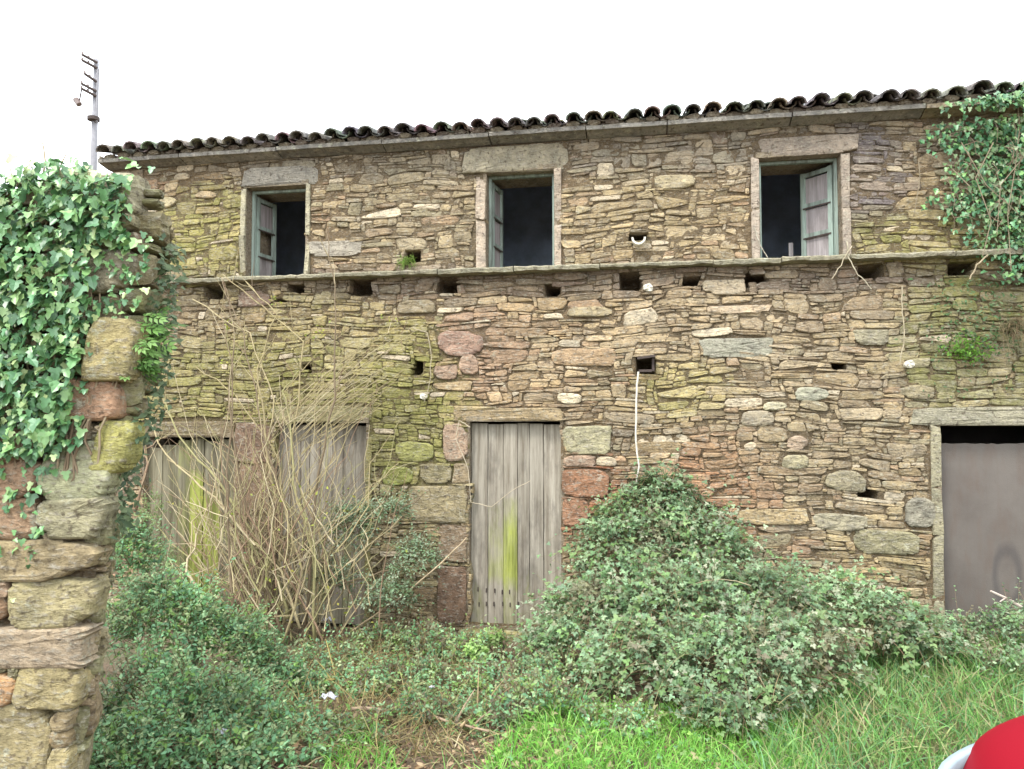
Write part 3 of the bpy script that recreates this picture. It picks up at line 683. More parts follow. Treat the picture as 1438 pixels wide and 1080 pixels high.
# ------------------------------------------------------------------ leaves in bulk
def leaflet(L=1.0, wd=.5, fold=.12, off=(0, 0, 0), ang=0, droop=.12):
    p = [(0, 0, 0), (-wd / 2, .42 * L, fold * wd), (wd / 2, .42 * L, fold * wd), (0, L, -droop * L), (0, .45 * L, 0)]
    ca, sa = math.cos(ang), math.sin(ang)
    V = [(x * ca - y * sa + off[0], x * sa + y * ca + off[1], z + off[2]) for x, y, z in p]
    return V, [(0, 4, 1), (1, 4, 3), (3, 4, 2), (2, 4, 0)]
def compound(parts):
    V, F = [], []
    for v, f in parts: n = len(V); V += v; F += [tuple(i + n for i in t) for t in f]
    return np.array(V, np.float32), np.array(F, np.int32)
T_TRI = compound([leaflet(.62, .42, off=(0, .38, 0)), leaflet(.5, .36, off=(0, .32, 0), ang=1.25), leaflet(.5, .36, off=(0, .32, 0), ang=-1.25)])
T_OV = compound([leaflet(1, .5)])
T_LONG = compound([leaflet(1, .22, droop=.3)])
T_PIN = compound([leaflet(.35, .16, off=(0, .25 + .2 * k, -.02 * k), ang=s * (1.0 - .12 * k)) for k in range(4) for s in (-1, 1)] + [leaflet(.3, .15, off=(0, .95, -.08))])
def ivyT(fold=.28):
    o = [(0, 0), (-.28, -.10), (-.50, .20), (-.26, .36), (-.30, .66), (0, 1.0), (.30, .66), (.26, .36), (.50, .20), (.28, -.10)]
    V = [(0, .32, -.03)] + [(x, y, fold * abs(x) - .16 * y * y) for x, y in o]; n = len(o)
    return np.array(V, np.float32), np.array([(0, 1 + k, 1 + (k + 1) % n) for k in range(n)], np.int32)[:, ::-1]
T_IVY = ivyT()
def frames(nrm, spin_dir=None):
    n = nrm / np.maximum(np.linalg.norm(nrm, axis=1, keepdims=True), 1e-6)
    r = rng.normal(size=n.shape) if spin_dir is None else spin_dir + rng.normal(size=n.shape) * .35
    y = r - n * (r * n).sum(1, keepdims=True); y /= np.maximum(np.linalg.norm(y, axis=1, keepdims=True), 1e-6)
    x = np.cross(y, n); return x, y, n
def scatter(T, pos, nrm, size, col, spin=None):
    TV, TF = T; x, y, n = frames(nrm, spin); s = size[:, None, None]
    V = pos[:, None, :] + s * (TV[None, :, 0:1] * x[:, None, :] + TV[None, :, 1:2] * y[:, None, :] + TV[None, :, 2:3] * n[:, None, :])
    k = len(TV); F = TF[None] + (np.arange(len(pos)) * k)[:, None, None]
    K = np.repeat(col, k, axis=0)
    return V.reshape(-1, 3), F.reshape(-1, 3), K
def join(L):
    V, F, K = [], [], []; n = 0
    for v, f, k in L: V.append(v); F.append(f + n); K.append(k); n += len(v)
    return np.concatenate(V), np.concatenate(F), np.concatenate(K)
def cols(n, pal, var=.2):
    p = np.array(pal, np.float32)[rng.integers(0, len(pal), n)] * rng.uniform(1 - var, 1 + var, (n, 1)); return np.concatenate([p, np.ones((n, 1))], 1).astype(np.float32)
def gzv(x, y): return np.array([gz(a, b) for a, b in zip(x, y)])
def shoots(bases, dirs, L, nl, gravity=.35):
    """points and directions along drooping shoots"""
    n = len(bases); t = np.tile(np.linspace(.15, 1, nl), n) + rng.uniform(-.05, .05, n * nl)
    b = np.repeat(bases, nl, 0); d = np.repeat(dirs, nl, 0); l = np.repeat(L, nl)
    p = b + d * (t * l)[:, None]; p[:, 2] -= gravity * l * t * t
    return p, d, t
def tubes_fast(bases, dirs, L, r, col, gravity=.35, seg=4):
    """thin 3-sided stems along the shoots"""
    n = len(bases); ts = np.linspace(0, 1, seg + 1); V = []
    o1 = np.cross(dirs, np.array([.3, .2, 1.0])); o1 /= np.maximum(np.linalg.norm(o1, axis=1, keepdims=True), 1e-6); o2 = np.cross(dirs, o1)
    rings = []
    for t in ts:
        p = bases + dirs * (L * t)[:, None]; p = p.copy(); p[:, 2] -= gravity * L * t * t; rr = (r * (1 - .6 * t))[:, None]
        rings.append(np.stack([p + o1 * rr, p - o1 * rr * .5 + o2 * rr * .87, p - o1 * rr * .5 - o2 * rr * .87], 1))
    V = np.stack(rings, 1).reshape(n, -1, 3); F = []
    for s in range(seg):
        for k in range(3):
            a, b = s * 3 + k, s * 3 + (k + 1) % 3; F += [(a, b, b + 3), (a, b + 3, a + 3)]
    F = np.array(F)[None] + (np.arange(n) * (seg + 1) * 3)[:, None, None]
    return V.reshape(-1, 3), F.reshape(-1, 3), np.repeat(col, (seg + 1) * 3, 0)
def lobes_pts(lobes, n, shell=.28):
    vol = np.array([l[3] * l[5] + l[3] * l[4] for l in lobes]); pr = vol / vol.sum(); idx = rng.choice(len(lobes), n, p=pr); A = np.array(lobes)[idx]
    d = rng.normal(size=(n, 3)); d[:, 2] = np.where(d[:, 2] < -.25, -d[:, 2], d[:, 2]); d[:, 1] = np.where(rng.random(n) < .6, -abs(d[:, 1]), d[:, 1]); d /= np.linalg.norm(d, axis=1, keepdims=True)
    r = 1 - abs(rng.normal(size=n)) * shell; lump = 1 + .17 * np.sin(7 * d[:, 0] + 3 * A[:, 0]) * np.cos(5 * d[:, 2] + 9 * d[:, 1])
    p = A[:, :3] + d * A[:, 3:6] * (np.clip(r, .1, 1.1) * lump)[:, None]
    # keep only what is not deep inside another lobe, above ground and in front of the wall
    keep = (p[:, 1] < -.06)
    for l in lobes:
        q = (p - np.array(l[:3])) / np.array(l[3:6]); keep &= (q ** 2).sum(1) > .38
    p, d = p[keep], d[keep]; g = gzv(p[:, 0], p[:, 1]); k2 = p[:, 2] > g - .02
    return p[k2], d[k2]
BR = [(.19, .29, .16), (.27, .36, .22), (.15, .25, .12), (.19, .29, .16), (.11, .20, .09), (.24, .33, .20), (.15, .26, .09), (.09, .13, .06), (.30, .32, .23), (.20, .31, .19), (.22, .33, .16)]
def patch(q, a, b):
    return np.array([nz(x * a + b, y * a, z * a) for x, y, z in q])
def bush(name, label, cat, lobes, n_sh, nl, L, T, size, pal, stem_col, loc, updir=.7, grav=.35, wallclip=-.04, mat=None, shell=.28):
    root = thing(name, label, cat, loc)
    p, d = lobes_pts(lobes, n_sh, shell); long_ = rng.random(len(p)) < .09; hole = patch(p, 3.6, 77) > -.33; p, d, long_ = p[hole], d[hole], long_[hole]; d = d * .7 + np.array([0, -.1, updir]) + rng.normal(size=d.shape) * .45; d /= np.linalg.norm(d, axis=1, keepdims=True)
    Ls = rng.uniform(L[0], L[1], len(p)); p = p - d * Ls[:, None] * .5; Ls = np.where(long_, Ls * 1.9, Ls)
    q, dd, t = shoots(p, d, Ls, nl, grav)
    nrm = dd * .35 + rng.normal(size=dd.shape) * .5 + np.array([0, -.55, .9])
    s = rng.uniform(size[0], size[1], len(q)) * (1.15 - .45 * t)
    k = (q[:, 1] < wallclip)
    col = cols(len(p), pal, .22); col[:, :3] *= 1.14; col[:, :3] *= (1 + .55 * patch(p, 2.4, 3.0))[:, None]; dry = patch(p, 3.1, 40) > .42; col[dry, :3] = col[dry, :3] * .35 + np.array((.22, .17, .12)) * .75; col = np.repeat(col, nl, 0); col[:, :3] *= rng.uniform(.8, 1.25, (len(col), 1))
    V, F, K = scatter(T, q[k], nrm[k], s[k], col[k], dd[k] + rng.normal(size=dd[k].shape) * .9)
    mesh_obj('foliage', V, F, mat or M_leaf, root, K, kind='stuff')
    ks = (p[:, 1] + d[:, 1] * Ls < -.02) & (p[:, 1] < -.02)
    V, F, K = tubes_fast(p[ks], d[ks], Ls[ks], np.full(ks.sum(), .0028), cols(ks.sum(), stem_col), grav)
    mesh_obj('stems', V, F, M_twig, root, K, kind='stuff')
    return root
def glob(px, py, rx, ry, rz, up=.25):
    g = G(px, py); return (g.x, g.y, g.z + up * rz, rx, ry, rz)
def lobe(px, py, y, rx, ry, rz):
    p = W(px, py, y); return (p.x, p.y, p.z, rx, ry, rz)
# bramble mound
LB = [lobe(925, 745, -.28, .42, .30, .55), lobe(870, 790, -.45, .38, .35, .50), lobe(985, 790, -.45, .45, .40, .50), lobe(840, 880, -.85, .50, .45, .45), lobe(960, 870, -.95, .60, .55, .52), lobe(1080, 860, -.80, .55, .5, .42),
      lobe(1180, 870, -.75, .45, .45, .36), lobe(1262, 880, -.65, .32, .4, .24), lobe(905, 930, -1.5, .45, .4, .33), lobe(1020, 930, -1.6, .50, .45, .36), lobe(1110, 920, -1.5, .42, .42, .30), lobe(780, 920, -.95, .30, .35, .30), lobe(1030, 985, -2.0, .38, .3, .2)]
mound = bush('bramble_mound', 'large grey green bramble thicket heaped against the wall right of the middle door', 'bramble', LB, 6800, 5, (.14, .42), T_TRI, (.036, .070), BR, [(.16, .11, .07), (.22, .19, .10)], (W(960, 880, -1).x, -1, gz(0, -1)), .45, .4)
cp_, cd_ = lobes_pts(LB, 420, .12); ck = cp_[:, 1] < -.3; cp_, cd_ = cp_[ck][:150], cd_[ck][:150]
cd_ = cd_ * .6 + rng.normal(size=cd_.shape) * .5 + np.array([0, -.15, .55]); cd_ /= np.linalg.norm(cd_, axis=1, keepdims=True); cl_ = rng.uniform(.35, .95, len(cp_)); cp_ = cp_ - cd_ * cl_[:, None] * .45
V, F, K = tubes_fast(cp_, cd_, cl_, np.full(len(cp_), .0042), cols(len(cp_), [(.26, .19, .11), (.20, .12, .08), (.30, .27, .14), (.34, .29, .19)]), .6, 7); mesh_obj('canes', V, F, M_twig, mound, K, kind='stuff')
q_, dd_, t_ = shoots(cp_[:70], cd_[:70], cl_[:70], 9, .6); V, F, K = scatter(T_TRI, q_, dd_ * .3 + np.array([0, -.5, .9]) + rng.normal(size=q_.shape) * .4, rng.uniform(.045, .095, len(q_)), cols(len(q_), [(.22, .34, .13), (.28, .40, .18), (.17, .27, .11)]), dd_); mesh_obj('cane_leaves', V, F, M_leaf, mound, K, kind='stuff')
# top of mound: darker, greener pine like sprays
LT = [lobe(925, 690, -.22, .28, .16, .17), lobe(965, 715, -.24, .25, .16, .15), lobe(870, 725, -.26, .24, .16, .15)]
bush('dark_shrub', 'dark green leafy top of the thicket directly under the hanging cord', 'shrub', LT, 700, 7, (.12, .30), T_OV, (.025, .05), [(.05, .10, .035), (.07, .13, .04), (.04, .08, .035), (.12, .17, .05)], [(.12, .1, .06)], (W(925, 800, -.25).x, -.25, 0), .5, .5)
# left bush
BL = [(.14, .29, .13), (.18, .33, .17), (.10, .22, .09), (.23, .37, .20), (.17, .30, .08), (.30, .38, .20), (.13, .27, .15), (.20, .27, .12)]
LL = [lobe(190, 800, -1.9, .22, .3, .42), lobe(235, 880, -2.1, .38, .4, .42), lobe(320, 925, -1.9, .42, .42, .36), lobe(395, 965, -1.9, .34, .36, .26), lobe(230, 985, -2.8, .36, .35, .34), lobe(330, 1010, -2.7, .34, .32, .28), lobe(420, 1030, -2.6, .22, .25, .16), lobe(180, 1050, -3.2, .25, .28, .3), glob(250, 1062, .3, .25, .2), glob(330, 1068, .3, .22, .16), glob(410, 1062, .22, .2, .12), glob(180, 1078, .25, .25, .2)]
bush('nettle_bush', 'blue green leafy undergrowth at the foot of the ruined wall', 'undergrowth', LL, 5000, 7, (.10, .28), T_OV, (.025, .052), BL, [(.12, .16, .07), (.18, .14, .08)], (W(300, 980, -2.2).x, -2.2, gz(-3, -2.2)), .8, .25)
# right scrub in front of the grey door
LR = [lobe(1340, 885, -.40, .28, .25, .14), lobe(1400, 885, -.45, .30, .3, .16), lobe(1470, 880, -.5, .4, .3, .2), lobe(1410, 925, -.9, .3, .3, .14), lobe(1290, 905, -.7, .25, .25, .14)]
bush('low_scrub', 'low dark green scrub growing along the sill of the grey door', 'scrub', LR, 800, 6, (.1, .25), T_OV, (.03, .055), BR + [(.05, .10, .05)], [(.2, .15, .1)], (W(1400, 900, -.5).x, -.5, .1), .6, .3)
LD = [lobe(212, 730, -.3, .14, .12, .30), lobe(225, 790, -.4, .2, .2, .2), lobe(300, 860, -.5, .35, .2, .14)]
bush('door_creeper', 'small leaved creeper climbing the left edge of the mossy plank door', 'creeper', LD, 330, 6, (.08, .2), T_OV, (.022, .045), [(.14, .22, .08), (.18, .26, .11)], [(.3, .24, .14)], (W(215, 850, -.3).x, -.3, -.05), .7, .3)
# bush between the left doors and the middle door
LM = [lobe(545, 720, -.35, .24, .2, .26), lobe(495, 750, -.4, .22, .2, .34), lobe(585, 790, -.4, .24, .2, .28), lobe(540, 840, -.5, .32, .25, .24), lobe(470, 820, -.5, .2, .2, .28)]
bush('pale_bush', 'small pale grey green bush left of the middle door', 'bush', LM, 1150, 6, (.1, .28), T_OV, (.022, .045), [(.17, .26, .15), (.23, .31, .21), (.13, .20, .10), (.28, .34, .24)], [(.22, .19, .1)], (W(545, 850, -.4).x, -.4, 0), .7, .3)
# low growth across the middle
LQ = [glob(x, y, .30, .26, h) for x, y, h in ((470, 930, .16), (540, 915, .20), (600, 920, .20), (650, 925, .17), (705, 930, .2), (500, 970, .14), (570, 965, .18), (640, 970, .18), (710, 975, .2), (760, 1000, .2), (600, 1005, .12), (680, 1015, .12), (520, 1030, .08), (790, 965, .2), (860, 1025, .12))]
bush('ground_weeds', 'low mixed green weeds below the middle doorstep', 'weeds', LQ, 3200, 6, (.08, .22), T_OV, (.022, .05), BL + [(.14, .19, .06), (.10, .11, .06), (.15, .13, .09)], [(.25, .19, .1), (.2, .14, .08)], (W(620, 950, -1).x, -1, 0), .9, .25)
# light green seedling below the step
LS = [glob(693, 925, .11, .1, .10, 1.2), glob(672, 935, .10, .1, .08, 1.2)]
bush('seedling_clump', 'bright light green seedlings below the middle doorstep', 'plant', LS, 60, 6, (.08, .14), T_OV, (.04, .06), [(.22, .36, .10), (.28, .40, .16)], [(.2, .3, .1)], (W(690, 925, -.75).x, -.75, 0), 1.1, .2)

# ------------------------------------------------------------------ ivy on the ruined wall
ivy = thing('ivy', 'glossy large leaved ivy covering the ruined wall on the left', 'ivy', (cor.x - .4, cor.y, gz(cor.x, cor.y)))
IP = [(.13, .28, .10), (.08, .20, .08), (.12, .27, .10), (.06, .15, .06), (.18, .33, .12), (.25, .40, .16), (.11, .24, .12), (.34, .44, .20), (.09, .22, .10)]
pts = []
def dens(px, py):
    if py < 250: return .85 if 25 < px < 110 and py > 235 else (.5 if px < 60 and py > 285 - px else .12 if 20 < px < 75 else .1)
    edge = 190 - max(0, (py - 420)) * .32 if py > 420 else (165 if py < 330 else 200)
    if px > edge: return 0
    if py < 440: return 1 if px < 130 or py < 345 else .45
    if py < 640: return 1 if px < 128 - (py - 440) * .12 else (.22 if py < 560 else .25)
    if py < 720: return .12
    if 735 < py < 790: return .5 if 60 < px < 155 or (px < 25) else .15
    return .02
while len(pts) < 3300:
    px, py = random.uniform(-120, 215), random.uniform(225, 860)
    if random.random() < dens(max(px, 0), py): pts.append((px, py))
q = []; sz_ = []
for px, py in pts:
    u_, v_ = uvN(px, py); small_ = py > 700 or (px > 130 and py > 350)
    cov = dens(max(px, 0), py); d_ = .05 + abs(random.gauss(0, .045)) * (1 if cov > .6 else .4)
    q.append(frN(u_, d_, v_)); sz_.append(random.uniform(.028, .062) * (.62 if small_ or random.random() < .35 else 1))
q = np.array(q); sz_ = np.array(sz_); fwd = -np.array(FW)
nrm = fwd * .8 + np.array([0, 0, .55]) + rng.normal(size=q.shape) * .38; col = cols(len(q), IP, .25)
vis = sz_ * np.array([1.0 if -5 < p[0] < 215 else .01 for p in pts]); order = np.argsort(-vis)
top, rest = order[:300], order[300:]
V, F, K = scatter(T_IVY, q[rest], nrm[rest], sz_[rest], col[rest], np.tile(np.array([0, 0, -1.0]), (len(rest), 1)) * 1.1); mesh_obj('foliage', V, F, M_ivy, ivy, K, kind='stuff')
x_, y_, n_ = frames(nrm[top], np.tile(np.array([0, 0, -1.0]), (len(top), 1)) * 1.1)
protos = []
for k in range(7):
    me = bpy.data.meshes.new('leaf'); TV = T_IVY[0].copy(); TV[1:, 2] += rng.normal(size=len(TV) - 1) * .03; me.from_pydata(TV.tolist(), [], T_IVY[1].tolist())
    a = me.color_attributes.new('tint', 'FLOAT_COLOR', 'POINT'); a.data.foreach_set('color', np.tile(np.array(IP[k] + (1,), np.float32), (len(TV), 1)).ravel()); me.materials.append(M_ivy); protos.append(me)
for j, i in enumerate(top):
    o = bpy.data.objects.new('leaf', protos[random.randrange(7)]); C.objects.link(o); o.parent = ivy
    M = Matrix.Identity(4)
    for r_ in range(3): M[r_][0] = x_[j][r_] * sz_[i]; M[r_][1] = y_[j][r_] * sz_[i]; M[r_][2] = n_[j][r_] * sz_[i]; M[r_][3] = q[i][r_] - ivy.location[r_]
    o.matrix_local = M
mb = MB()
for k in range(26):
    px, py = random.uniform(-40, 150), random.uniform(420, 700); pl = []
    for s in range(8):
        u_, v_ = uvN(px, py); pl.append(frN(u_, .045 + .01 * math.sin(s), v_)); px += random.uniform(-14, 16); py -= random.uniform(18, 42)
        if py < 262: break
    if len(pl) > 2: mb.tube(pl, .006, .003, 5, random.choice(((.20, .15, .10, 0), (.26, .21, .14, 0))))
for pl in ([(40, 262), (42, 232), (38, 212), (34, 202)], [(60, 250), (66, 232), (70, 222)], [(5, 285), (-2, 255), (-6, 240)], [(52, 345), (50, 322), (55, 300)]):
    mb.tube([frN(*(lambda a: (a[0], .05, a[1]))(uvN(*p))) for p in pl], .005, .002, 5, (.3, .24, .15, 0))
mb.build('stem', M_twig, ivy)
# fern on the ruined wall's corner
fern = thing('fern_tuft', 'bright green fern tuft hanging off the ruined wall corner', 'fern', frN(.04, .02, uvN(190, 450)[1]))
bs = np.array([frN(.02 + random.uniform(-.02, .05), random.uniform(-.1, .03), uvN(190, 455 + random.uniform(-12, 70))[1]) for _ in range(46)])
dr_ = np.tile(np.array(RT) * .8 + np.array([0, 0, .25]) + fwd * .25, (46, 1)) + rng.normal(size=(46, 3)) * .35
V, F, K = scatter(T_PIN, bs, np.tile(fwd * .6 + np.array([0, 0, .9]), (46, 1)) + rng.normal(size=(46, 3)) * .3, rng.uniform(.08, .14, 46), cols(46, [(.16, .30, .08), (.22, .38, .12), (.12, .24, .07)]), dr_ / np.linalg.norm(dr_, axis=1, keepdims=True) * 1.5)
mesh_obj('fronds', V, F, M_leaf, fern, K, kind='stuff')
# soft leafy drape on the wall's end, below the fern
fd = thing('creeper', 'pale creeper trailing down the shaded end of the ruined wall', 'creeper', frE(.12, .0, 1.2))
n = 620; uu = rng.uniform(0, .3, n); vv = np.array([uvN(190, y)[1] for y in rng.uniform(330, 760, n)]); pp = np.array([frE(a, .05 + abs(random.gauss(0, .03)), b) for a, b in zip(uu, vv)])
V, F, K = scatter(T_OV, pp, np.tile(np.array(RT) * .6 + fwd * .4 + np.array([0, 0, .6]), (n, 1)) + rng.normal(size=(n, 3)) * .45, rng.uniform(.025, .055, n), cols(n, [(.11, .16, .08), (.15, .2, .11), (.08, .13, .07)])); mesh_obj('foliage', V, F, M_leaf, fd, K, kind='stuff')

# ------------------------------------------------------------------ ivy, upper right of the house
ivr = thing('ivy', 'dense small leaved ivy hanging over the right end of the house eaves', 'ivy', (W(1400, 300).x, -.05, 2.9))
def ivd(px, py):
    l = np.interp(py, [120, 150, 200, 240, 290, 330, 370, 395], [1400, 1325, 1300, 1335, 1300, 1345, 1375, 1395])
    if px < l - 12: return 0
    return .15 if px < l + 10 else (.45 if px < l + 45 else .9)
pts = []
while len(pts) < 7000:
    px, py = random.uniform(1280, 1640), random.uniform(128, 400)
    if random.random() < ivd(px, py): pts.append((px, py))
q = []
for px, py in pts:
    p = W(px, py); l = min(1, max(0, (px - 1300) / 120)); y = -.045 - abs(random.gauss(0, .03 + .05 * l)) - .02 * l
    if p.z > ZR - .14: y -= .19
    q.append((p.x, y, min(p.z, ZR + (.10 if px > 1410 else -.05))))
q = np.array(q); n = len(q)
V, F, K = scatter(T_IVY, q, np.tile(np.array([0, -.9, .6]), (n, 1)) + rng.normal(size=(n, 3)) * .42, rng.uniform(.024, .052, n), cols(n, [(.08, .22, .10), (.11, .27, .12), (.06, .17, .08), (.16, .29, .12), (.21, .28, .15), (.17, .33, .11)], .25), np.tile(np.array([0, 0, -1.0]), (n, 1)))
mesh_obj('foliage', V, F, M_ivy, ivr, K, kind='stuff')
mb = MB()
for pl in ([(1428, 130), (1432, 180), (1425, 240), (1415, 300), (1420, 380)], [(1290, 225), (1292, 250), (1284, 300)], [(1395, 200), (1370, 250), (1392, 310), (1380, 360)], [(1350, 200), (1385, 260), (1430, 300)], [(1300, 215), (1335, 235), (1362, 262)], [(1438, 220), (1405, 260), (1400, 330)]):
    mb.tube([W(x, y, -.2 - .02 * (x > 1340)) if x > 1340 else W(x, y, -.06) for x, y in pl], .005, .0035, 5, (.24, .20, .14, 0))
for k in range(60):
    x, y = random.uniform(1335, 1450), random.uniform(200, 330); a = random.uniform(0, 6.28); p = W(x, y, -.24); p2 = p + Vector((math.cos(a) * .15, -.03, math.sin(a) * .15)); mb.tube([p, (p + p2) / 2 + Vector((0, -.03, .02)), p2], .0025, .0012, 4, (.26, .21, .15, 0))
mb.build('stem', M_twig, ivr)
# leafy patch and dry tuft above the grey door
cp = thing('wall_creeper', 'patchy green creeper between ledge and right doorway', 'creeper', (W(1370, 480).x, -.03, 2.2))
q = []
for k in range(520):
    x, y = random.gauss(1368, 38), random.gauss(455, 42)
    if y < 385: y = 400
    p = W(x, y); q.append((p.x, -.045 - abs(random.gauss(0, .02)), p.z))
for k in range(260):
    x, y = random.gauss(1352, 16), random.gauss(492, 9); p = W(x, y); q.append((p.x, -.05 - abs(random.gauss(0, .035)), p.z))
q = np.array(q); n = len(q); cc = cols(n, [(.10, .18, .08), (.14, .2, .1), (.07, .14, .05)]); cc[520:, :3] = np.array((.10, .22, .025)) * rng.uniform(.7, 1.4, (260, 1))
V, F, K = scatter(T_OV, q, np.tile(np.array([0, -.9, .6]), (n, 1)) + rng.normal(size=(n, 3)) * .5, rng.uniform(.02, .045, n), cc); mesh_obj('foliage', V, F, M_leaf, cp, K, kind='stuff')
def tuft(name, label, cat, base, n, L, pal, spread, up, wid=.004, mat=None, jit=.05):
    root = thing(name, label, cat, base); b = np.array(base)[None] + rng.normal(size=(n, 3)) * np.array([jit, jit * .4, jit * .4]); d = np.array(up)[None] + rng.normal(size=(n, 3)) * spread; d /= np.linalg.norm(d, axis=1, keepdims=True)
    V, F, K = tubes_fast(b, d, rng.uniform(L[0], L[1], n), np.full(n, wid), cols(n, pal), .6, 4); mesh_obj('blades', V, F, mat or M_grass, root, K, kind='stuff'); return root
tuft('dry_tuft', 'brown dry grass tuft clinging to the wall right of the creeper', 'grass tuft', W(1424, 455, -.06), 110, (.10, .30), [(.35, .28, .17), (.26, .19, .11), (.2, .2, .1)], .45, (0, -.5, -.1), .0025)
tuft('wall_grass', 'bright green grass tuft in the dark hole left of the middle window', 'grass tuft', W(572, 366, -.03), 90, (.05, .13), [(.2, .34, .06), (.3, .42, .1)], .6, (0, -.8, .25), .003, jit=.045)

# ------------------------------------------------------------------ bare shrub with twigs
shrub = thing('bare_shrub', 'leafless tangle of pale twigs in front of the left plank doors', 'shrub', (W(370, 900, -.8).x, -.8, gz(-3.5, -.8)))
TC = [(.38, .32, .19, 0), (.30, .25, .14, 0), (.42, .36, .24, 0), (.17, .13, .085, 0), (.28, .26, .13, 0), (.22, .15, .10, 0)]
tw = MB()
def wob(pts, y0, y1, nseg=3, amp=.012):
    out = []
    for i in range(len(pts) - 1):
        for s in range(nseg):
            t = s / nseg; T_ = (i + t) / (len(pts) - 1); x = pts[i][0] * (1 - t) + pts[i + 1][0] * t; y = pts[i][1] * (1 - t) + pts[i + 1][1] * t
            p = W(x, y, y0 + (y1 - y0) * T_); out.append(p + Vector((random.uniform(-amp, amp), random.uniform(-amp, amp), random.uniform(-amp, amp))))
    out.append(W(*pts[-1], y1)); return out
def branchlets(pl, n, L=.35):
    for _ in range(n):
        i = random.randrange(1, len(pl) - 1); p = Vector(pl[i]); t = (Vector(pl[i + 1]) - p).normalized(); d = (t * .8 + Vector((random.uniform(-1, 1), random.uniform(-.5, .2), random.uniform(-.3, .9)))).normalized(); l = random.uniform(.3, 1) * L; pts_ = [p]
        for s in range(4): d = (d + Vector((random.uniform(-.25, .25), random.uniform(-.15, .15), random.uniform(-.12, .25)))).normalized(); pts_.append(pts_[-1] + d * l / 4)
        if max(a.y for a in pts_) < -.05: tw.tube(pts_, .0035, .0015, 4, random.choice(TC))
STEMS = [[(440, 905), (440, 760), (412, 680), (408, 600), (397, 548), (420, 520)], [(395, 895), (365, 760), (340, 700), (322, 560), (330, 470), (318, 405)], [(430, 890), (440, 700), (468, 560), (470, 480), (470, 400), (458, 322)],
 [(330, 860), (318, 720), (326, 600), (326, 510), (310, 440)], [(360, 880), (375, 780), (392, 690), (365, 575), (340, 470), (312, 395)], [(420, 880), (395, 800), (300, 700), (232, 640), (200, 560), (205, 500)], [(405, 870), (388, 800), (310, 680), (250, 610), (215, 520), (206, 440)],
 [(345, 880), (395, 740), (372, 600), (362, 520), (388, 440), (345, 395)], [(470, 890), (450, 760), (410, 650), (425, 480), (370, 430), (313, 385)], [(370, 900), (380, 780), (440, 690), (470, 640)], [(295, 880), (262, 800), (280, 740), (300, 690)],
 [(395, 900), (410, 820), (360, 740), (310, 690), (235, 645)], [(440, 900), (452, 800), (520, 690), (560, 650)], [(360, 900), (330, 800), (345, 700), (380, 620), (420, 570)], [(455, 905), (400, 800), (395, 700), (360, 650), (300, 620)], [(190, 720), (208, 650), (205, 628), (235, 615)],
 [(350, 890), (350, 760), (370, 680), (385, 560), (350, 470), (270, 420)], [(400, 900), (425, 800), (400, 720), (390, 640), (330, 555), (275, 515)], [(420, 900), (470, 820), (560, 800), (610, 780)], [(380, 900), (325, 830), (240, 760), (205, 720)], [(410, 880), (415, 780), (480, 740), (560, 720), (600, 690)]]
for k, s in enumerate(STEMS):
    y0 = random.uniform(-1.0, -.65); y1 = random.uniform(-.45, -.16); pl = wob(s, y0, y1, 4, .017); m = MB(); m.tube(pl, random.uniform(.010, .015), .004, 6, random.choice(TC)); m.build('stem', M_twig, shrub, True); branchlets(pl, 14, .38)
for k in range(46):     # fan of pale twigs leaning to the right over the second door's head
    x0, y0 = random.uniform(385, 470), random.uniform(560, 640); x1 = x0 + random.uniform(70, 150); y1 = y0 - (x1 - x0) * random.uniform(.55, 1.0); yy = random.uniform(-.45, -.2)
    pl = wob([(x0, y0), ((x0 + x1) / 2, (y0 + y1) / 2 - random.uniform(-6, 12)), (x1, max(y1, 455))], yy - .1, yy, 3, .008); tw.tube(pl, .005, .002, 4, random.choice(TC[:3])); branchlets(pl, 2, .22)
for k in range(300):    # tangle of vertical and crossing twigs low down
    x0, y0 = random.gauss(380, 62), random.uniform(760, 900); a = random.gauss(0, .6); l = random.uniform(90, 260); yy = random.uniform(-1.0, -.35)
    x1, y1 = x0 + math.sin(a) * l, y0 - math.cos(a) * l
    if x0 < 200 or x1 < 190 or x1 > 600: continue
    pl = wob([(x0, y0), ((x0 * 2 + x1) / 3 + random.uniform(-25, 25), (y0 * 2 + y1) / 3), ((x0 + x1 * 2) / 3 + random.uniform(-30, 30), (y0 + y1 * 2) / 3 + random.uniform(-10, 20)), (x1, y1)], yy, min(-.12, yy + .2), 3, .014); tw.tube(pl, random.uniform(.003, .0075), .002, 4, random.choice(TC))
tw.build('twigs', M_twig, shrub, kind='stuff')
lp = []
for x, y, n in ((392, 428, 8), (455, 465, 12), (545, 450, 14), (385, 425, 8), (440, 468, 6), (325, 460, 7), (312, 508, 6), (250, 425, 6)):
    for k in range(n): lp.append(W(x + random.gauss(0, 6), y + random.gauss(0, 5), -.25))
for k in range(160): lp.append(W(random.gauss(400, 70), random.uniform(680, 900), random.uniform(-1, -.4)))
lp = np.array(lp); n = len(lp); V, F, K = scatter(T_OV, lp, np.tile(np.array([0, -.6, .6]), (n, 1)) + rng.normal(size=(n, 3)) * .6, rng.uniform(.025, .045, n), cols(n, [(.34, .38, .06), (.28, .34, .07), (.38, .36, .08)])); mesh_obj('leaves', V, F, M_leaf, shrub, K, kind='stuff')

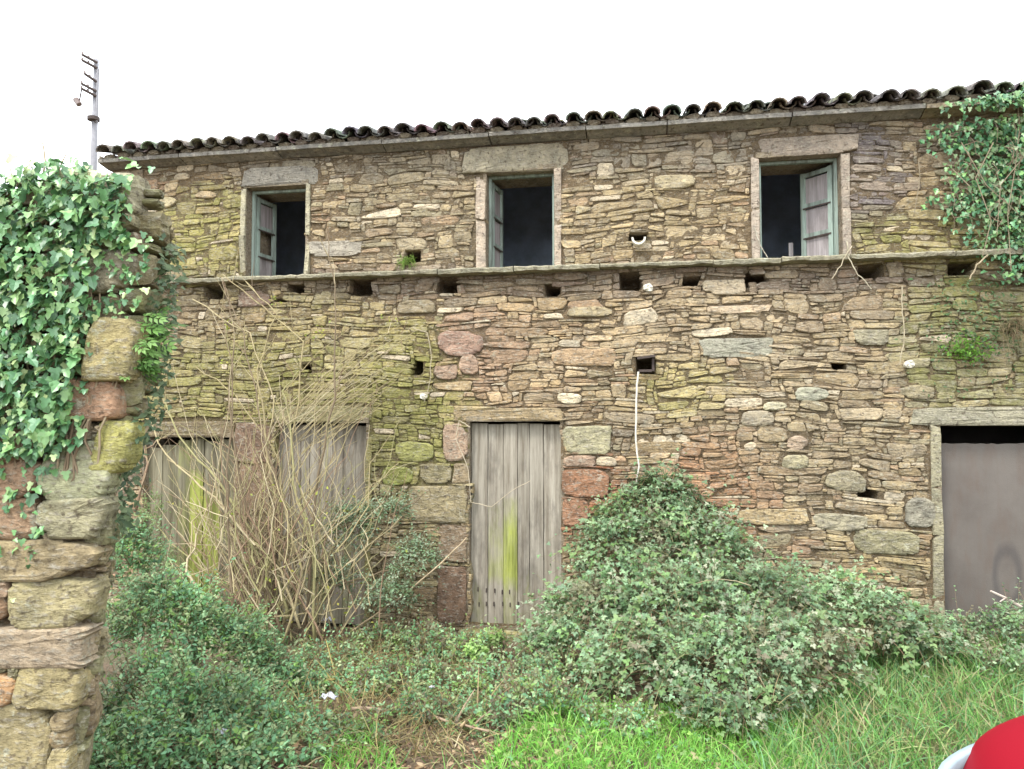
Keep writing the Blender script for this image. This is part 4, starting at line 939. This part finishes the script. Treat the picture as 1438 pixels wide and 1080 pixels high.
# ------------------------------------------------------------------ stems and cords on the house wall
def wall_line(name, label, cat, pts, y, r, col, mat=None, amp=.006):
    pl = [p for p in wob(pts, y, y, 4, amp)]; m = MB(); m.tube(pl, r, r * .7, 5, col); o = m.build(name, mat or M_twig); tag(o, label, cat); return o
wall_line('cord', 'whitish cord hanging from the iron bracket down into the thicket', 'cord', [(896, 522), (893, 560), (893, 620), (897, 655), (890, 700), (886, 724)], -.13, .010, (.6, .57, .5, 0), M_cord, .003)
wall_line('vine_stem', 'thin pale vine stem hanging straight down on the wall right of centre', 'vine', [(1266, 402), (1268, 440), (1270, 475), (1264, 510)], -.075, .006, (.36, .31, .22, 0))
wall_line('vine_stem', 'curved pale vine dangling below the right window sill', 'vine', [(1190, 340), (1192, 362), (1205, 385), (1224, 406)], -.16, .006, (.40, .36, .27, 0))
wall_line('vine_stem', 'short forked vine crossing the ledge below the open shutter', 'vine', [(1196, 345), (1185, 365), (1168, 392)], -.165, .0055, (.38, .33, .24, 0))
wall_line('vine_stem', 'slanting vine stub crossing the ledge beside the right hand ivy', 'vine', [(1388, 358), (1372, 372), (1362, 392)], -.17, .007, (.35, .29, .2, 0))
wall_line('vine_stem', 'kinked thin vine on the wall left of the middle door', 'vine', [(580, 460), (600, 468), (606, 500), (604, 535), (596, 565)], -.07, .005, (.36, .31, .22, 0))
wall_line('vine_stem', 'looped dry vine lying across the middle plank door', 'vine', [(660, 600), (645, 590), (640, 615), (658, 660), (661, 705), (690, 712), (720, 688), (745, 675)], .02 - .07, .0045, (.42, .36, .27, 0), amp=.003)
wall_line('vine_stem', 'pale stem rising along the wall left of the left window', 'vine', [(206, 392), (212, 350), (215, 320), (217, 290)], -.09, .008, (.36, .32, .27, 0))
wall_line('vine_stem', 'long bare stick leaning from weeds towards the middle door', 'stick', [(495, 885), (560, 840), (620, 790), (655, 755)], -.55, .009, (.42, .33, .22, 0))
wall_line('vine_stem', 'thin dark stem hanging from the left window corner edge', 'vine', [(1059, 320), (1068, 345), (1078, 362)], -.05, .006, (.36, .33, .27, 0))
# iron bracket at the small hole, with its little slate cover
br = thing('iron_bracket', 'dark rusty bracket at the small hole above the cord', 'bracket', W(905, 512, 0))
m = MB(); a_, b_ = W(895, 505, 0), W(920, 502, 0); m.box((a_.x, -.14, a_.z - .008), (b_.x, .05, a_.z + .012), M=Matrix.Translation((a_.x, 0, a_.z)) @ Matrix.Rotation(-.12, 4, 'Y') @ Matrix.Translation((-a_.x, 0, -a_.z))); m.build('cover_plate', M_iron, br)
m = MB(); m.box((b_.x - .03, -.09, b_.z - .13), (b_.x - .008, .02, b_.z - .012)); m.box((a_.x + .012, -.10, a_.z - .12), (b_.x - .031, -.08, a_.z - .098)); m.build('arm', M_iron, br)
# broken tile spout in the hole between the windows
sp = thing('tile_spout', 'whitish broken tile spout set in the hole between middle and right windows', 'spout', W(897, 345, 0))
m = MB(); c_ = W(897, 338, 0); n = 9; V = []
for s, yy in enumerate((-.10, .12)):
    for rr in (.065, .048):
        for k in range(n): a = math.pi + math.pi * k / (n - 1); V.append((c_.x + rr * math.cos(a), yy, c_.z + .01 + rr * math.sin(a) * 1.05))
F = []
for k in range(n - 1): F += [(k, k + 1, 2 * n + k + 1, 2 * n + k), (n + k, 3 * n + k, 3 * n + k + 1, n + k + 1), (k, n + k, n + k + 1, k + 1)]
m.add(V, F); m.build('half_round_tile', M_lime, sp)
m = MB(); g = stone_geo(c_.x, c_.z + .075, .17, .035, .05, .02, frH, 14, 0, 5); mesh_obj('cap_stone', g[0], g[1], M_stone, sp, (.2, .17, .12, .2))
# small plaster knobs around
for x, y, r_, lab in ((596, 557, .04, 'round whitish boss on the wall left of the middle door'), (910, 405, .05, 'pale rounded stone lodged in the beam hole under the ledge'), (1276, 512, .045, 'pale plaster lump at the foot of the hanging vine')):
    p = W(x, y, 0); g = stone_geo(p.x, p.z, r_ * 1.9, r_ * 1.6, .015, .035, frH, 14, 0, 2.4); tag(mesh_obj('plaster_lump', g[0], g[1], M_lime, None), lab, 'plaster lump')

# ------------------------------------------------------------------ ground cover
def blades(n, sampler, L, wd, pal, lean=.5, seg=3):
    b = []; 
    while len(b) < n:
        p = sampler()
        if p is not None: b.append(p)
    b = np.array(b); d = rng.normal(size=(n, 3)) * lean; d[:, 2] = 1; d /= np.linalg.norm(d, axis=1, keepdims=True)
    Ls = rng.uniform(L[0], L[1], n); side = np.cross(d, rng.normal(size=(n, 3))); side /= np.linalg.norm(side, axis=1, keepdims=True); ts = np.linspace(0, 1, seg + 1); rings = []
    h = rng.normal(size=(n, 3)); h[:, 2] = 0; h /= np.linalg.norm(h, axis=1, keepdims=True); bend = rng.uniform(.1, .7, n)
    for t in ts:
        p = b + d * (Ls * t)[:, None] + h * (bend * Ls * t * t)[:, None]; p[:, 2] -= bend * .5 * Ls * t ** 3; ww = (wd * (1 - t ** 1.5) + .0006)
        rings.append(np.stack([p - side * ww, p + side * ww], 1))
    V = np.stack(rings, 1).reshape(-1, 3); F = []
    for s in range(seg): F += [(2 * s, 2 * s + 1, 2 * s + 3), (2 * s, 2 * s + 3, 2 * s + 2)]
    F = np.array(F)[None] + (np.arange(n) * (seg + 1) * 2)[:, None, None]
    return V, F.reshape(-1, 3), np.repeat(cols(n, pal, .25), (seg + 1) * 2, 0)
def area(poly, dn=1.0, clump=.0):
    xs = [p[0] for p in poly]; ys = [p[1] for p in poly]
    def inside(x, y):
        c = False; j = len(poly) - 1
        for i in range(len(poly)):
            if (poly[i][1] > y) != (poly[j][1] > y) and x < (poly[j][0] - poly[i][0]) * (y - poly[i][1]) / (poly[j][1] - poly[i][1]) + poly[i][0]: c = not c
            j = i
        return c
    def f():
        x, y = random.uniform(min(xs), max(xs)), random.uniform(min(ys), max(ys))
        if not inside(x, y): return None
        if nz(x * 2.2, y * 2.2, 5) < clump * random.uniform(-1, 1) - (1 - clump): return None
        return (x, y, gz(x, y) - .005)
    return f
def gp(*pp): return [tuple(G(x, y))[:2] for x, y in pp]
GR = [(.14, .33, .08), (.18, .38, .09), (.12, .28, .09), (.24, .38, .13), (.30, .34, .14), (.17, .36, .16), (.36, .33, .18)]
GB = [(.17, .42, .06), (.23, .50, .09), (.14, .36, .06), (.30, .50, .12)]
right_poly = gp((1140, 960), (1200, 925), (1290, 905), (1438, 905), (1600, 905), (1700, 1200), (1000, 1250), (1080, 1040))
mid_poly = gp((760, 990), (880, 1000), (1010, 1000), (1130, 1000), (1160, 1250), (600, 1250), (700, 1050))
left_poly = gp((470, 1020), (520, 1020), (560, 1080), (560, 1200), (420, 1200))
parts = [blades(6500, area(right_poly), (.10, .34), .0035, GR, .42), blades(2600, area(right_poly), (.08, .30), .0065, GR, .6), blades(7000, area(mid_poly), (.06, .17), .0032, GB, .45), blades(900, area(left_poly), (.06, .15), .0035, GB, .45),
         blades(4200, area([(-4.2, -4.2), (3.5, -3.8), (3.5, -.4), (-3.6, -.4)]), (.06, .18), .003, GR + [(.3, .26, .13)], .5), blades(3500, area([(-7, -9), (4, -9), (4, -3.8), (-7, -3.8)]), (.05, .14), .0035, GR, .5)]
V, F, K = join(parts); o = mesh_obj('grass', V, F, M_grass, None, K, kind='stuff'); tag(o, 'bright green grass in the foreground and along the right', 'grass')
# broadleaf weeds in the near grass
q = np.array([area(mid_poly)() or (0, -20, 0) for _ in range(900)]); q = q[q[:, 1] > -19]; q[:, 2] += rng.uniform(.02, .10, len(q)); n = len(q)
V, F, K = scatter(T_TRI, q, np.tile(np.array([0, -.2, 1.0]), (n, 1)) + rng.normal(size=(n, 3)) * .35, rng.uniform(.03, .06, n), cols(n, GB + GR)); o = mesh_obj('clover', V, F, M_leaf, None, K, kind='stuff'); tag(o, 'small clover leaved weeds among the foreground grass', 'weeds')
# dead bracken and straw in the middle
st_poly = [(W(430, 950, -1).x, -.5), (W(640, 950, -1).x, -.5), (-.9, -2.9), (-2.3, -3.1), (-2.9, -1.9)]
V, F, K = join([blades(1900, area(st_poly), (.12, .36), .0026, [(.30, .24, .11), (.20, .15, .08), (.34, .29, .14)], 1.1)]); o = mesh_obj('dry_grass', V, F, M_litter, None, K, kind='stuff'); tag(o, 'flattened straw coloured dead grass between the two bushes', 'dry grass')
n = 5200; q = []
la = area([(-3.8, -3.9), (3.2, -3.9), (3.2, -.3), (-3.8, -.3)]); lb = area(gp((440, 1010), (720, 1010), (760, 1080), (700, 1250), (300, 1250), (380, 1060)))
while len(q) < n:
    p = (lb if random.random() < .6 else la)()
    if p is not None: q.append((p[0], p[1], p[2] + random.uniform(.004, .03)))
q = np.array(q); V, F, K = scatter(T_OV, q, np.tile(np.array([0, 0, 1.0]), (n, 1)) + rng.normal(size=(n, 3)) * .5, rng.uniform(.02, .055, n), cols(n, [(.22, .14, .08), (.30, .20, .12), (.16, .10, .065), (.34, .25, .16), (.12, .085, .06)], .3)); o = mesh_obj('leaf_litter', V, F, M_litter, None, K, kind='stuff'); tag(o, 'brown dead leaves littering the bare earth', 'leaf litter')
# fallen branches
def ground_branch(label, pts, r, lift=.03, col=(.34, .25, .18, 0), nb=5):
    base = G(*pts[0]); root = thing('fallen_branch', label, 'branch', base); pl = []
    for i in range(len(pts) - 1):
        for s in range(4):
            t = s / 4; g_ = G(pts[i][0] * (1 - t) + pts[i + 1][0] * t, pts[i][1] * (1 - t) + pts[i + 1][1] * t); pl.append(g_ + Vector((random.uniform(-.008, .008), 0, lift + random.uniform(0, .012))))
    m = MB(); m.tube(pl, r, r * .45, 6, col); m.build('limb', M_twig, root, True)
    for k in range(nb):
        i = random.randrange(2, len(pl) - 2); d = Vector((random.uniform(-1, 1), random.uniform(-.4, .4), random.uniform(.1, .7))).normalized() * random.uniform(.12, .3)
        m = MB(); m.tube([pl[i], pl[i] + d * .5 + Vector((0, 0, .01)), pl[i] + d], r * .5, r * .2, 5, col); m.build('twig', M_twig, root)
ground_branch('long curved dead branch lying across the foreground earth', [(495, 1008), (540, 1012), (568, 1005), (600, 1020), (650, 1032), (700, 1048)], .014, .05)
ground_branch('forked dry branch pointing right at the end of the long one', [(648, 1036), (672, 1015), (700, 1000), (735, 984)], .010, .06, (.38, .29, .17, 0), 3)
ground_branch('thin yellowish fallen stem beside the left undergrowth', [(450, 975), (470, 972), (495, 965)], .009, .08, (.45, .36, .14, 0), 2)
ground_branch('thin grey fallen stick in the grass left of the red car', [(975, 985), (1040, 1010), (1075, 1040)], .007, .06, (.33, .28, .2, 0), 2)
rs = thing('stick', 'pale bare stick leaning in front of the grey door', 'stick', W(1440, 860, -.6)); m = MB(); m.tube([W(1391, 830, -.5), W(1415, 841, -.5), W(1450, 862, -.5)], .008, .012, 6, (.5, .42, .38, 0)); m.tube([W(1412, 840, -.5), W(1404, 845, -.52)], .006, .004, 5, (.5, .42, .38, 0)); m.build('shaft', M_twig, rs)
# dry twigs over the litter
m = MB()
for k in range(420):
    p = lb() if random.random() < .6 else la()
    if p is None: continue
    p = Vector(p) + Vector((0, 0, .03)); a = random.uniform(0, 6.28); l = random.uniform(.05, .2); d = Vector((math.cos(a), math.sin(a) * .6, random.uniform(-.05, .35))) * l; m.tube([p, p + d * .5 + Vector((0, 0, .01)), p + d], random.uniform(.0015, .004), .0012, 4, random.choice(TC + [(.2, .14, .1, 0)] * 3))
o = m.build('twig_litter', M_twig, None, kind='stuff'); tag(o, 'loose brown twigs strewn over the dead leaves', 'twigs')
# white scraps of plastic
def rag(px, py, s, label, lift=.08):
    p = G(px, py) + Vector((0, 0, lift)); n = 7; V = []
    for j in range(n):
        for i in range(n):
            u_, v_ = i / (n - 1) - .5, j / (n - 1) - .5; V.append((p.x + u_ * s * 1.4 + .15 * s * nz(u_ * 5, v_ * 5, px), p.y + v_ * s * .8, p.z + s * (.35 * nz(u_ * 4 + px, v_ * 4) + .3 * nz(u_ * 9, v_ * 9 + px)) - abs(u_) * s * .3))
    F = [(j * n + i, j * n + i + 1, (j + 1) * n + i + 1, (j + 1) * n + i) for j in range(n - 1) for i in range(n - 1)]
    o = mesh_obj('plastic_scrap', V, F, M_rag, None, smooth=True); sol = o.modifiers.new('thickness', 'SOLIDIFY'); sol.thickness = .002; tag(o, label, 'litter')
rag(462, 1003, .075, 'crumpled bluish white scrap beside the left undergrowth', .12); rag(462, 884, .085, 'grey white scrap below the second plank door', .1); rag(306, 1068, .06, 'white scrap low in the undergrowth at the bottom edge', .16); rag(605, 985, .035, 'tiny white scrap among the middle weeds', .1)

# ------------------------------------------------------------------ utility pole far behind
pz = 26; pb = P(122, 590, pz); pt = P(122, 72, pz)
pole = thing('utility_pole', 'thin grey electricity pole with insulators behind the house', 'pole', (pb.x, pb.y, gz(pb.x, pb.y)))
m = MB(); m.tube([(pb.x, pb.y, -.5), (pb.x, pb.y, pt.z * .7), (pb.x, pb.y, pt.z)], .15, .085, 10, (1, 1, 1, 0)); m.build('shaft', M_conc, pole, True)
def zpx(y): return P(122, y, pz).z
m = MB(); m.tube([(pb.x + .14, pb.y - .08, zpx(165)), (pb.x + .14, pb.y - .08, zpx(88))], .045, .045, 8); m.build('conduit', M_conc, pole)
m = MB(); m.tube([(pb.x + .03, pb.y - .1, zpx(163)), (pb.x + .03, pb.y - .1, zpx(158))], .2, .2, 12); m.build('clamp_band', M_iron, pole)
for y in (76, 84, 118, 125, 104):
    l = .27 if y != 104 else .16; m = MB(); m.tube([(pb.x + .12, pb.y - .1, zpx(y + 3)), (pb.x - l, pb.y - .35, zpx(y - 5))], .05, .045, 6); m.build('crossarm', M_iron, pole)
    for s in (1, .55):
        x = pb.x - l * s; zz = zpx(y - 5 * s); m = MB(); m.tube([(x, pb.y - .35 * s, zz), (x, pb.y - .35 * s, zz + .07), (x, pb.y - .35 * s, zz + .10)], .045, .03, 8); m.build('insulator', M_insul, pole)
m = MB(); m.tube([(pb.x - .52, pb.y - .3, zpx(134)), (pb.x - .38, pb.y - .3, zpx(142))], .11, .10, 8); m.build('hanging_fitting', M_insul, pole)
m = MB(); m.tube([(pb.x - .38, pb.y - .3, zpx(137)), (pb.x - .30, pb.y - .31, zpx(120))], .025, .025, 5); m.build('hanger', M_iron, pole)

# ------------------------------------------------------------------ red car, only its bonnet corner in view
def carpaint():
    m_, nt, b = newmat('red_car_paint'); n = noise_tex(nt, 200, 2); nt.links.new(mixc(nt, n.outputs[0], (.19, .002, .010, 1), (.23, .003, .013, 1)), b.inputs['Base Color']); b.inputs['Roughness'].default_value = .6; b.inputs['Specular IOR Level'].default_value = .12; return m_
M_red = carpaint(); M_blk = plain('tyre_rubber', (.03, .03, .03), .85, 30, .2, .002); M_gls = plain('car_glass', (.03, .04, .045), .08, 3, .1, 0); M_lens = plain('headlight_lens', (.26, .34, .38), .35, 30, .08, 0); M_rim = plain('steel_rim', (.4, .4, .42), .35, 20, .1, 0, .8)
ROOTC = P(1288, 1082, 2.60); ROOTC.z = 0
CL, CWd = 3.6, 1.56
car = thing('parked_car', 'red car bonnet corner with pale headlight cutting into the lower right corner', 'car', (ROOTC.x + 1.8, ROOTC.y - .72, gz(ROOTC.x + 1.8, ROOTC.y - .8)))
cy0 = ROOTC.y - .72; gzc = gz(ROOTC.x + .8, ROOTC.y - .6)
prof = [(0, .66, .60), (.05, .70, .70), (.14, .73, .78), (.32, .755, .845), (.6, .775, .895), (.95, .78, .93), (1.05, .78, .94), (2.2, .785, .96), (3.1, .775, .97), (3.45, .74, .93), (3.6, .68, .80)]
V = []; K = 9
for x, hw, top in prof:
    for s in (-1, 1):
        pass
    ring = [(-hw * .93, .22), (-hw, .34), (-hw, top * .72), (-hw * .97, top * .90), (-hw * .86, top * .975), (-hw * .5, top * 1.0), (0, top * 1.01), (hw * .5, top), (hw * .86, top * .975), (hw * .97, top * .90), (hw, top * .72), (hw, .34), (hw * .93, .22)]
    V += [(ROOTC.x + x + (.10 * (abs(y / hw) ** 2.5) * max(0, 1 - x / .4)), cy0 + y, gzc + z) for y, z in ring]
nr = 13; F = []
for i in range(len(prof) - 1): F += [(i * nr + k, i * nr + k + 1, (i + 1) * nr + k + 1, (i + 1) * nr + k) for k in range(nr - 1)] + [(i * nr + nr - 1, i * nr, (i + 1) * nr, (i + 1) * nr + nr - 1)]
F += [tuple(range(nr)), tuple((len(prof) - 1) * nr + k for k in range(nr - 1, -1, -1))]
F = [tuple(reversed(f)) for f in F]
o = mesh_obj('body', V, F, M_red, car, smooth=True); sb = o.modifiers.new('smooth', 'SUBSURF'); sb.levels = 2; sb.render_levels = 2
V = []; cab = [(1.0, .70, .95), (1.55, .58, 1.36), (2.0, .57, 1.42), (2.9, .56, 1.40), (3.45, .64, .95)]
for x, hw, z in cab: V += [(ROOTC.x + x, cy0 - hw, gzc + z), (ROOTC.x + x, cy0 + hw, gzc + z)]
V += [(ROOTC.x + 1.0, cy0 - .72, gzc + .9), (ROOTC.x + 1.0, cy0 + .72, gzc + .9), (ROOTC.x + 3.45, cy0 - .70, gzc + .9), (ROOTC.x + 3.45, cy0 + .70, gzc + .9)]
g1 = MB(); g1.add(V, [(0, 1, 3, 2), (6, 7, 9, 8), (0, 2, 4, 6, 8, 12, 10), (1, 11, 13, 9, 7, 5, 3), (0, 10, 11, 1), (8, 9, 13, 12)]); g1.build('window_glass', M_gls, car)
g1 = MB(); g1.box((ROOTC.x + 1.52, cy0 - .6, gzc + 1.362), (ROOTC.x + 2.95, cy0 + .6, gzc + 1.435)); o = g1.build('roof', M_red, car); bv = o.modifiers.new('b', 'BEVEL'); bv.width = .03; bv.segments = 3
for x in (.68, 2.95):
    for s in (-1, 1):
        g1 = MB(); g1.tube([(ROOTC.x + x, cy0 + s * .60, gzc + .29), (ROOTC.x + x, cy0 + s * .79, gzc + .29)], .29, .29, 24); wh = g1.build('wheel', M_blk, car, True)
        g1 = MB(); g1.tube([(ROOTC.x + x, cy0 + s * .791, gzc + .29), (ROOTC.x + x, cy0 + s * .80, gzc + .29)], .18, .17, 20); g1.build('rim', M_rim, wh)
for s in (-1, 1):
    V = []; n = 8
    for i in range(n + 1):
        t = i / n; x = .02 + .26 * t ** 1.5; y = .50 + .22 * t ** .6
        for zz, inn in ((.50 + .12 * t, 0), (.57 + .12 * t, .012), (.63 + .09 * t, -.0)):
            V.append((ROOTC.x + x - .03 + .02 * t + (inn and -.01) + .10 * (zz - .6), cy0 + s * (y - .05), gzc + zz))
    F = [(i * 3 + k, i * 3 + k + 1, i * 3 + 4 + k, i * 3 + 3 + k) for i in range(n) for k in range(2)]
    o = mesh_obj('headlight', V, F, M_lens, car, smooth=True); sol = o.modifiers.new('t', 'SOLIDIFY'); sol.thickness = .03; sol.offset = 0
